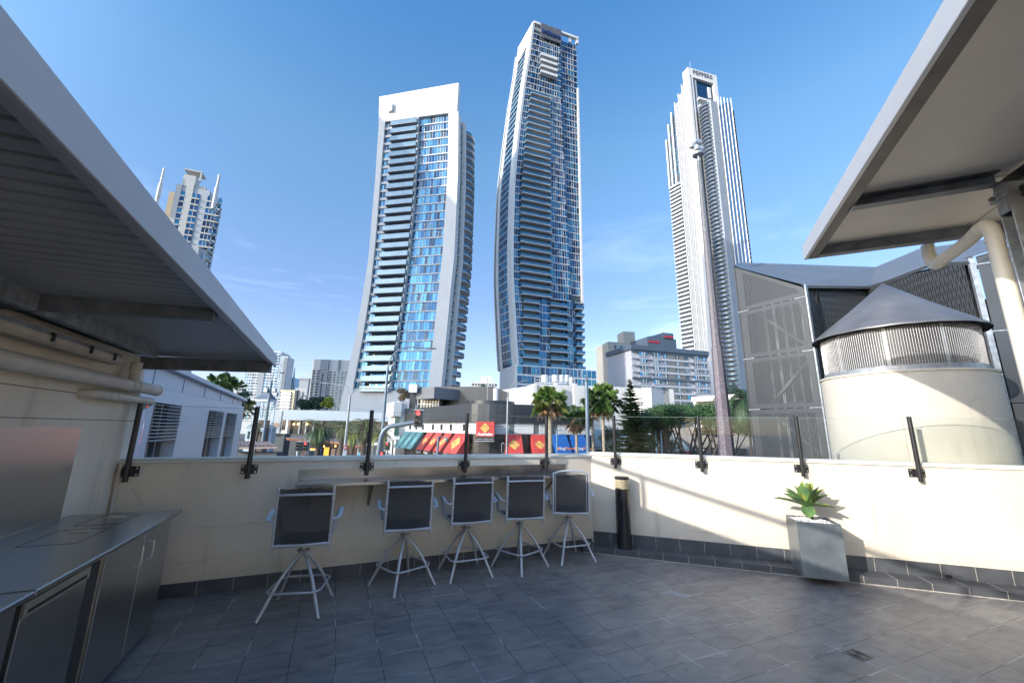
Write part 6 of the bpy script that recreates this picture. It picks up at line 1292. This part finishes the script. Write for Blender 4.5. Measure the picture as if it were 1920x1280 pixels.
# folded cap flashing
def zat(px, py, P): return np.array([P[0], P[1], zf(px, py, P)])
capm = mat('weathered_cap_flashing', (.125, .13, .14), .4, .2, var=.12, vs=1.2, rvar=.06)
TL = pL.pt(uL0-.03, -.05, zTL+.03); TR = pL.pt(-.0, -.08, zTR+.05)
K0 = zat(1523, 533, N0+np.array([0, -.12])); K1 = zat(1650, 534, N1+np.array([0, -.12])); K2 = zat(1789, 485, (N1*.28+N2_*.72)+np.array([0, -.10])); K3 = zat(1838, 487, N2_+np.array([0, -.08]))
U0 = at(1388, 492, 11.5); U1 = at(1642, 500.5, 10.2); U2 = at(1722, 467, 9.4); U3 = at(1850, 448, 8.0); U4 = at(1930, 470, 7.4)
b = MB(); b.add([TL, TR, K0, K1, K2, K3, U0, U1, U2, U3], [(0, 1, 6), (1, 2, 6), (2, 3, 7, 6), (3, 4, 8, 7), (4, 5, 9, 8)])
V3 = pR.pt(.05, -.05, jr[1]+.12); V4 = pR.pt(3, -.05, jr[1]+.12+.8); b.add([V3, V4, tuple(np.array(V4)+[.5, 1.2, .5]), tuple(U3)], [(0, 1, 2, 3)]); b.build('cap_flashing', capm, pcb, recalc=False)
b = MB()
for p, q in ((TR, K0), (K0, K1), (K1, K2), (K2, K3)): p = np.array(p); q = np.array(q); b.hexa([p-[0, .012, .055], q-[0, .012, .055], q-[0, 0, .055], p-[0, 0, .055], p-[0, .012, -.004], q-[0, .012, -.004], q, p])
b.build('cap_edge', cm_, pcb)
b = MB(); a_, c_ = np.array(K0)*.75+np.array(K1)*.25, np.array(U0)*.80+np.array(U1)*.20; nrm = np.cross(np.array(K1)-np.array(K0), np.array(U0)-np.array(K0)); nrm /= np.linalg.norm(nrm); nrm *= np.sign(-nrm[1])
b.add([a_+nrm*.004, a_+[.10, 0, 0]+nrm*.004, c_+[.10, 0, 0]+nrm*.004, c_+nrm*.004], [(0, 1, 2, 3)]); b.build('rust_streak', mat('rust_streak', (.36, .21, .12), .6, var=.4, vs=12), pcb, recalc=False)
# round cream drum with mesh band and conical roof
DC = FB(4.39, -1.15, 0); dt = gthing('vent_drum', 'round cream rendered drum with a wire mesh band and conical metal roof', 'vent tower', DC[0], DC[1])
b = MB(); b.lathe(DC, [(.944, GZ), (.944, 2.44), (.96, 2.445), (.96, 2.47), (.88, 2.475)], 72); b.build('drum_wall', mat('cream_drum_render', (.50, .46, .39), .8, var=.06, vs=2, bump=.35, bs=70), dt, smooth=True); weather(MATS['cream_drum_render'], (.26, .23, .18), .35, low=False)
b = MB(); b.lathe(DC, [(.885, 2.476), (.885, 2.54), (.872, 2.545)], 72); b.build('base_band', galv, dt, smooth=True)
b = MB(); b.lathe(DC, [(.60, 2.5), (.60, 3.1)], 24)
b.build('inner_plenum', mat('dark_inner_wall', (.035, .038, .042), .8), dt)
for k in range(9): b = MB(); a = 2*math.pi*k/9+.35; q = (DC[0]+.84*math.cos(a), DC[1]+.84*math.sin(a)); t_ = .03; b.beam((q[0], q[1], 2.5), (q[0], q[1], 3.08), .04, .012, upv=(math.cos(a), math.sin(a), 0)); b.build('mullion', galv, dt)
b = MB(); n = 200
for k in range(n): a = 2*math.pi*k/n; x, y = math.cos(a)*.87, math.sin(a)*.87; b.tube([(DC[0]+x, DC[1]+y, 2.54), (DC[0]+x*1.004, DC[1]+y*1.004, 3.07)], .0026, 4, caps=False)
for k in range(19): b.tube(ring(DC, .872, 2.555+.0275*k, 96), .0026, 4, closed=True)
b.build('wire_mesh', mat('galvanised_wire', (.34, .34, .35), .4, .5), dt, recalc=False)
b = MB(); n = 8; ap = (DC[0], DC[1], 3.93); rg = [(DC[0]+(.985)*math.cos(2*math.pi*i/48), DC[1]+.985*math.sin(2*math.pi*i/48), 3.085+.003*math.sin(i*2.1)) for i in range(48)]; rg2 = [(x, y, z-.022) for x, y, z in rg]; mid = []
for i in range(48): a = 2*math.pi*i/48; mid.append((DC[0]+.48*math.cos(a), DC[1]+.48*math.sin(a), 3.505))
b.add([ap]+mid+rg+rg2, [(0, 1+i, 1+(i+1) % 48) for i in range(48)]+[(1+i, 49+i, 49+(i+1) % 48, 1+(i+1) % 48) for i in range(48)]+[(49+i, 97+i, 97+(i+1) % 48, 49+(i+1) % 48) for i in range(48)])
b.build('cone_roof', mat('lead_grey_roof', (.15, .15, .155), .45, .35, var=.2, vs=2.5, rvar=.08, bump=.15, bs=6), dt, smooth=True)
# ================================================================ TREES
bark = mat('palm_bark', (.30, .24, .18), .85, var=.35, vs=6, bump=.4, bs=20, stretch=(1, 1, 6)); barkd = mat('dark_bark', (.07, .055, .05), .9, var=.4, vs=5, bump=.4, bs=20)
def lm(name, a, c): return mat(name, a, .5, var=.4, vs=1.3, col2=c, spec=.35, detail=6)
gp = lm('fan_palm_green', (.17, .26, .06), (.05, .12, .03)); gp2 = lm('fan_palm_olive', (.30, .30, .09), (.12, .17, .05)); dead = lm('dry_palm_thatch', (.32, .20, .10), (.14, .08, .05)); gf = lm('feather_palm_green', (.065, .11, .045), (.02, .045, .025)); gf2 = lm('feather_palm_light', (.15, .19, .07), (.05, .08, .035))
gpine = lm('pine_green', (.045, .085, .035), (.018, .04, .02)); gfig = lm('fig_green', (.05, .095, .028), (.016, .038, .014)); gyel = lm('yellow_green_leaf', (.28, .30, .04), (.12, .16, .03)); gdk = lm('dark_leaf', (.05, .09, .05), (.02, .035, .03)); gbr = lm('brownish_leaf', (.20, .15, .08), (.07, .06, .04))
def fan_palm(px, pyc, Y, R, label, rnd, mats=(gp, gp2), nl=46, trunk=.17, deadn=14, name='fan_palm'):
    c = at(px, pyc, Y); t = gthing(name, label, 'palm tree', c[0], c[1], 'palms along the street'); c = Vector(c)
    b = MB(); b.tube(bez([(c.x+.1, c.y, GZ), (c.x+.03, c.y, (GZ+c.z)/2), (c.x, c.y, c.z-.2)], 4), [trunk*1.15]*4+[trunk]*5, 10); b.build('trunk', bark, t, smooth=True)
    bs = [MB(), MB()]; bd = MB()
    for k in range(nl+deadn):
        isd = k >= nl; a = rnd.random()*6.283; e = rnd.uniform(-.55, 1.35) if not isd else rnd.uniform(-1.35, -.6)
        h = Vector((math.cos(a), math.sin(a), 0)); pl = R*rnd.uniform(.40, .62); d = (h*math.cos(e)+Vector((0, 0, 1))*math.sin(e)).normalized(); root = c+d*.1
        hub = root+d*pl-Vector((0, 0, 1))*pl*.15; b = bd if isd else bs[rnd.random() < (.3 if e > .2 else .55)]
        b.tube([root, hub], .018, 3, caps=False); side = d.cross(Vector((0, 0, 1))).normalized(); up = side.cross(d).normalized(); n = 21; Lb = R*rnd.uniform(.42, .6)*(.75 if isd else 1)
        for j in range(n):
            q = -1.95+3.9*j/(n-1); dd = (d*math.cos(q)+side*math.sin(q)+up*.10*math.cos(q*2)).normalized(); L_ = Lb*(1-.18*abs(q)); w_ = dd.cross(up).normalized()*L_*.045
            m1 = hub+dd*L_*.6; tip = hub+dd*L_*.92-Vector((0, 0, 1))*L_*rnd.uniform(.28, .62); b.add([hub, m1-w_, tip, m1+w_], [(0, 1, 2), (0, 2, 3)])
    bs[0].build('crown', mats[0], t, recalc=False); bs[1].build('crown', mats[1], t, recalc=False); bd.build('dry_thatch', dead, t, recalc=False); return t
r_ = random.Random(11)
fan_palm(1031, 750, 36, 1.75, 'leftmost fan palm, sunlit, before the charcoal shops', r_, trunk=.19)
fan_palm(1080, 782, 40, 1.5, 'shorter fan palm behind the conical capped column', r_, (gp, gf), 40, .13, 20)
fan_palm(1129, 748, 34, 1.75, 'tall fan palm left of the pine', r_, (gp, gf), 56, .13, 12)
fan_palm(1110, 768, 42, 1.3, 'bushy fan palm tucked behind the tall one by the column', r_, (gf, gp), 30, .12, 6)
fan_palm(415, 720, 26, 1.0, 'fan palm showing over the white louvred building roof', r_, (gp, gf), 40, .12, 5)
fan_palm(435, 726, 28, .85, 'small fan palm tip at the end of the white louvred roof', r_, (gp, gf), 30, .1, 3)
fan_palm(455, 762, 30, .9, 'low fan palm in the gap right of the louvred building', r_, (gf, gp2), 30, .1, 5)
def feather_palm(px, pyc, Y, R, label, rnd, mats=(gf, gf2), nf=42, trunk=.3, lean=1.25, emin=-.9):
    c = at(px, pyc, Y); t = gthing('feather_palm', label, 'palm tree', c[0], c[1], 'palms along the street'); c = Vector(c)
    b = MB(); b.tube([(c.x, c.y, GZ), (c.x, c.y, c.z-.1)], [trunk, trunk*.9], 10); b.build('trunk', barkd, t, smooth=True); bs = [MB(), MB()]
    for k in range(nf):
        a = rnd.random()*6.283; e = rnd.uniform(emin, 1.4); h = Vector((math.cos(a), math.sin(a), 0)); b = bs[rnd.random() < .35]; p = Vector(c); n = 14; L_ = R*rnd.uniform(.8, 1.1); el = e; pts = [p.copy()]
        for i in range(n): p = p+(h*math.cos(el)+Vector((0, 0, 1))*math.sin(el))*L_/n; el -= lean*1.6/n; pts.append(p.copy())
        b.tube(pts, .022, 3, caps=False)
        for i in range(2, n+1):
            for m_ in (0, .5):
                q = pts[i] if m_ == 0 else (pts[i]+pts[i-1])/2; tn = (pts[i]-pts[i-1]).normalized(); s = tn.cross(Vector((0, 0, 1))).normalized(); ll = L_*.20*math.sin(math.pi*min(1, (i+.5)/(n+1)*.9+.08))
                for sg in (-1, 1):
                    d = (s*sg+tn*.75-Vector((0, 0, 1))*rnd.uniform(.1, .6)).normalized(); w_ = tn*ll*.06; b.add([q-w_, q+w_, q+d*ll], [(0, 1, 2)])
    bs[0].build('crown', mats[0], t, recalc=False); bs[1].build('crown', mats[1], t, recalc=False)
feather_palm(600, 806, 48, 2.6, 'dark feather palm with spreading fronds before the long white building', r_, nf=95)
feather_palm(643, 802, 52, 2.1, 'smaller dark feather palm left of the double street lamp', r_, nf=80)
feather_palm(685, 800, 46, 2.4, 'pale green feather palm at the foot of the white framed tower', r_, (gf2, gf), 100)
feather_palm(662, 818, 44, 1.6, 'low feather palm at the foot of the double street lamp', r_, (gf2, gyel), 45, .2)
feather_palm(714, 816, 43, 1.9, 'low feather palm beside the tall street lamp pole', r_, (gf2, gyel), 50, .2)
feather_palm(484, 800, 52, 1.4, 'dusty feather palm under the pointed kiosk', r_, (gf, gf2), 30, .15)
feather_palm(1399, 752, 17, 1.9, 'drooping palm fronds squeezed against the perforated panels', r_, (gdk, gf), 60, .05, 1.9, -.2)
def leafball(b, c, R, n, rnd, s=.12, fl=.8):
    for k in range(n):
        v = Vector((rnd.gauss(0, 1), rnd.gauss(0, 1), rnd.gauss(0, 1))).normalized()*rnd.random()**.45; p = Vector(c)+Vector((v.x*R, v.y*R, v.z*R*fl)); a = Vector((rnd.gauss(0, 1), rnd.gauss(0, 1), rnd.gauss(0, .6))).normalized(); q = a.orthogonal().normalized(); L_ = s*rnd.uniform(.6, 1.4)
        b.add([p-a*L_, p+q*L_*.45, p+a*L_, p-q*L_*.45], [(0, 1, 2, 3)])
# norfolk pine
c = at(1180, 700, 33); np_ = gthing('norfolk_pine', 'tall tiered norfolk pine with flat whorls of branches', 'pine tree', c[0], c[1]); zt = at(1180, 712, 33)[2]
b = MB(); b.tube([(c[0], c[1], GZ), (c[0], c[1], zt)], [.22, .03], 8); b.build('trunk', barkd, np_, smooth=True); b = MB(); r2 = random.Random(3); z = zt-.05; k = 0
while z > GZ+1.2:
    f = (zt-z)/(zt-GZ); R = .14+2.45*min(1, f*1.35)**.9; nb = 6+int(f*6); ph = r2.random()*6
    for j in range(nb):
        a = ph+6.283*j/nb+r2.uniform(-.15, .15); h = Vector((math.cos(a), math.sin(a), 0)); L_ = R*r2.uniform(.8, 1.08); n = max(5, int(L_*13)); s = Vector((-h.y, h.x, 0)); L_ *= r2.uniform(.82, 1.12); P0 = Vector((c[0], c[1], z+r2.uniform(-.10, .10))); sl = r2.uniform(-.12, .10); pts = [P0+h*L_*i/6+Vector((0, 0, 1))*(.16*L_*(i/6)**2+(sl-.10)*L_*(i/6)) for i in range(7)]; b.tube(pts, .02, 3, caps=False)
        for i in range(1, n*2):
            t = i/(2*n); q = P0+h*L_*t+Vector((0, 0, 1))*(.16*L_*t*t+(sl-.10)*L_*t); ll = (.36*(1-t)+.14)*min(1, L_)*r2.uniform(.7, 1.2)
            for sg in (-1, 1): d = (s*sg+h*.8+Vector((0, 0, r2.uniform(.0, .4)))).normalized(); e = q+d*ll; w_ = h*.075+Vector((0, 0, .045)); b.add([q-w_, q+w_, e+w_*.5, e-w_*.5], [(0, 1, 2, 3)])
    z -= .15+.13*min(1, f*2); k += 1
b.build('foliage', gpine, np_, recalc=False)
# spreading fig
c = at(1285, 840, 40); fg = gthing('fig_tree', 'broad spreading fig tree with a flat dense crown and many bare limbs', 'tree', c[0], c[1]); r3 = random.Random(21); bw_ = MB(); br = [MB(), MB()]
tops = []
for k in range(120):
    px = r3.uniform(1188, 1412); f = (px-1300)/110; py = 766+22*f*f+r3.uniform(-4, 24); Y = 40+r3.uniform(-3.5, 3.5); tops.append(Vector(at(px, py, Y)))
root = Vector((c[0], c[1], GZ))
for k in range(5):
    a = k*1.26; base = root+Vector((.75*math.cos(a)-.1, .5*math.sin(a), 0)); grp = sorted(tops, key=lambda q: abs(math.atan2(q.y-c[1], q.x-c[0])-((a+math.pi) % (2*math.pi)-math.pi)))[:26]
    fork = base+Vector((math.cos(a)*2.0, math.sin(a)*.9, 1.8+r3.random()*.9)); bw_.tube(bez([base, base+Vector((.1, .1, 1.4)), fork], 4), [.34, .32, .29, .27, .25, .24, .23, .22, .21][:9], 7)
    for q in grp[::4]:
        m1 = fork.lerp(q, .55)+Vector((r3.uniform(-.5, .5), r3.uniform(-.3, .3), r3.uniform(-.9, -.2))); bw_.tube(bez([fork, m1, q], 4), [.16, .14, .13, .11, .10, .08, .06, .05, .04], 5, caps=False)
for i, q in enumerate(tops):
    s = r3.uniform(.95, 1.4)
    leafball(br[i % 2], q, s, 380, r3, .10, .5)
for k in range(34):
    q = at(r3.uniform(1186, 1262), r3.uniform(786, 838), 42+r3.uniform(-1.5, 1.5)); leafball(br[k % 2], q, r3.uniform(.7, 1.0), 200, r3, .10, .7)
for k in range(40):
    px = r3.choice((r3.uniform(1192, 1240), r3.uniform(1320, 1412))); q = at(px, 800+r3.uniform(-6, 14), 41+r3.uniform(-2, 2)); leafball(br[0], q, .7, 120, r3, .09, .6)
bw_.build('limbs', barkd, fg, smooth=True); br[0].build('crown', gfig, fg, recalc=False); br[1].build('crown', lm('fig_green_light', (.075, .14, .032), (.022, .05, .016)), fg, recalc=False)
def bush(px, py, Y, R, n, label, m, s=.15, name='tree', cat='tree', k=7, zf_=.75):
    c = at(px, py, Y); t = gthing(name, label, cat, c[0], c[1]); b = MB(); r = random.Random(int(px*7)); b.tube([(c[0], c[1], GZ), (c[0], c[1], c[2])], [R*.09, R*.05], 6); b.build('trunk', barkd, t); b = MB()
    for i in range(k): leafball(b, (c[0]+r.uniform(-.6, .6)*R, c[1]+r.uniform(-.5, .5)*R, c[2]+r.uniform(-.35, .45)*R), R*r.uniform(.35, .6), n//k, r, s, zf_)
    b.build('crown', m, t, recalc=False)
bush(578, 756, 112, 3.0, 2600, 'dark round tree on the roof line left of the yellow green one', gdk, .28); bush(597, 757, 112, 2.6, 2000, 'dark round tree touching the yellow green one', gdk, .28)
bush(614, 755, 108, 2.1, 2200, 'yellow green round tree below the white slab tower', gyel, .22); bush(757, 740, 64, 1.5, 2600, 'brownish round shrub on the roof beside the charcoal block', gbr, .10)
bush(908, 727, 110, 1.6, 900, 'small green treetop between the towers above the charcoal roof', gf, .2)
bush(1160, 845, 40, 1.6, 2200, 'low dark hedge below the pine', gdk, .10); bush(1200, 843, 42, 1.5, 2000, 'low dark hedge left of the fig trunks', gdk, .10); bush(1140, 815, 44, 1.5, 1800, 'dark bushy tree between the tall fan palm and the pine', gdk, .11)
bush(1225, 815, 43, 1.5, 2200, 'dark bushy tree joining the pine and the fig', gfig, .10)
bush(456, 742, 60, 1.3, 900, 'distant green treetop just right of the louvred building roof', gdk, .15)
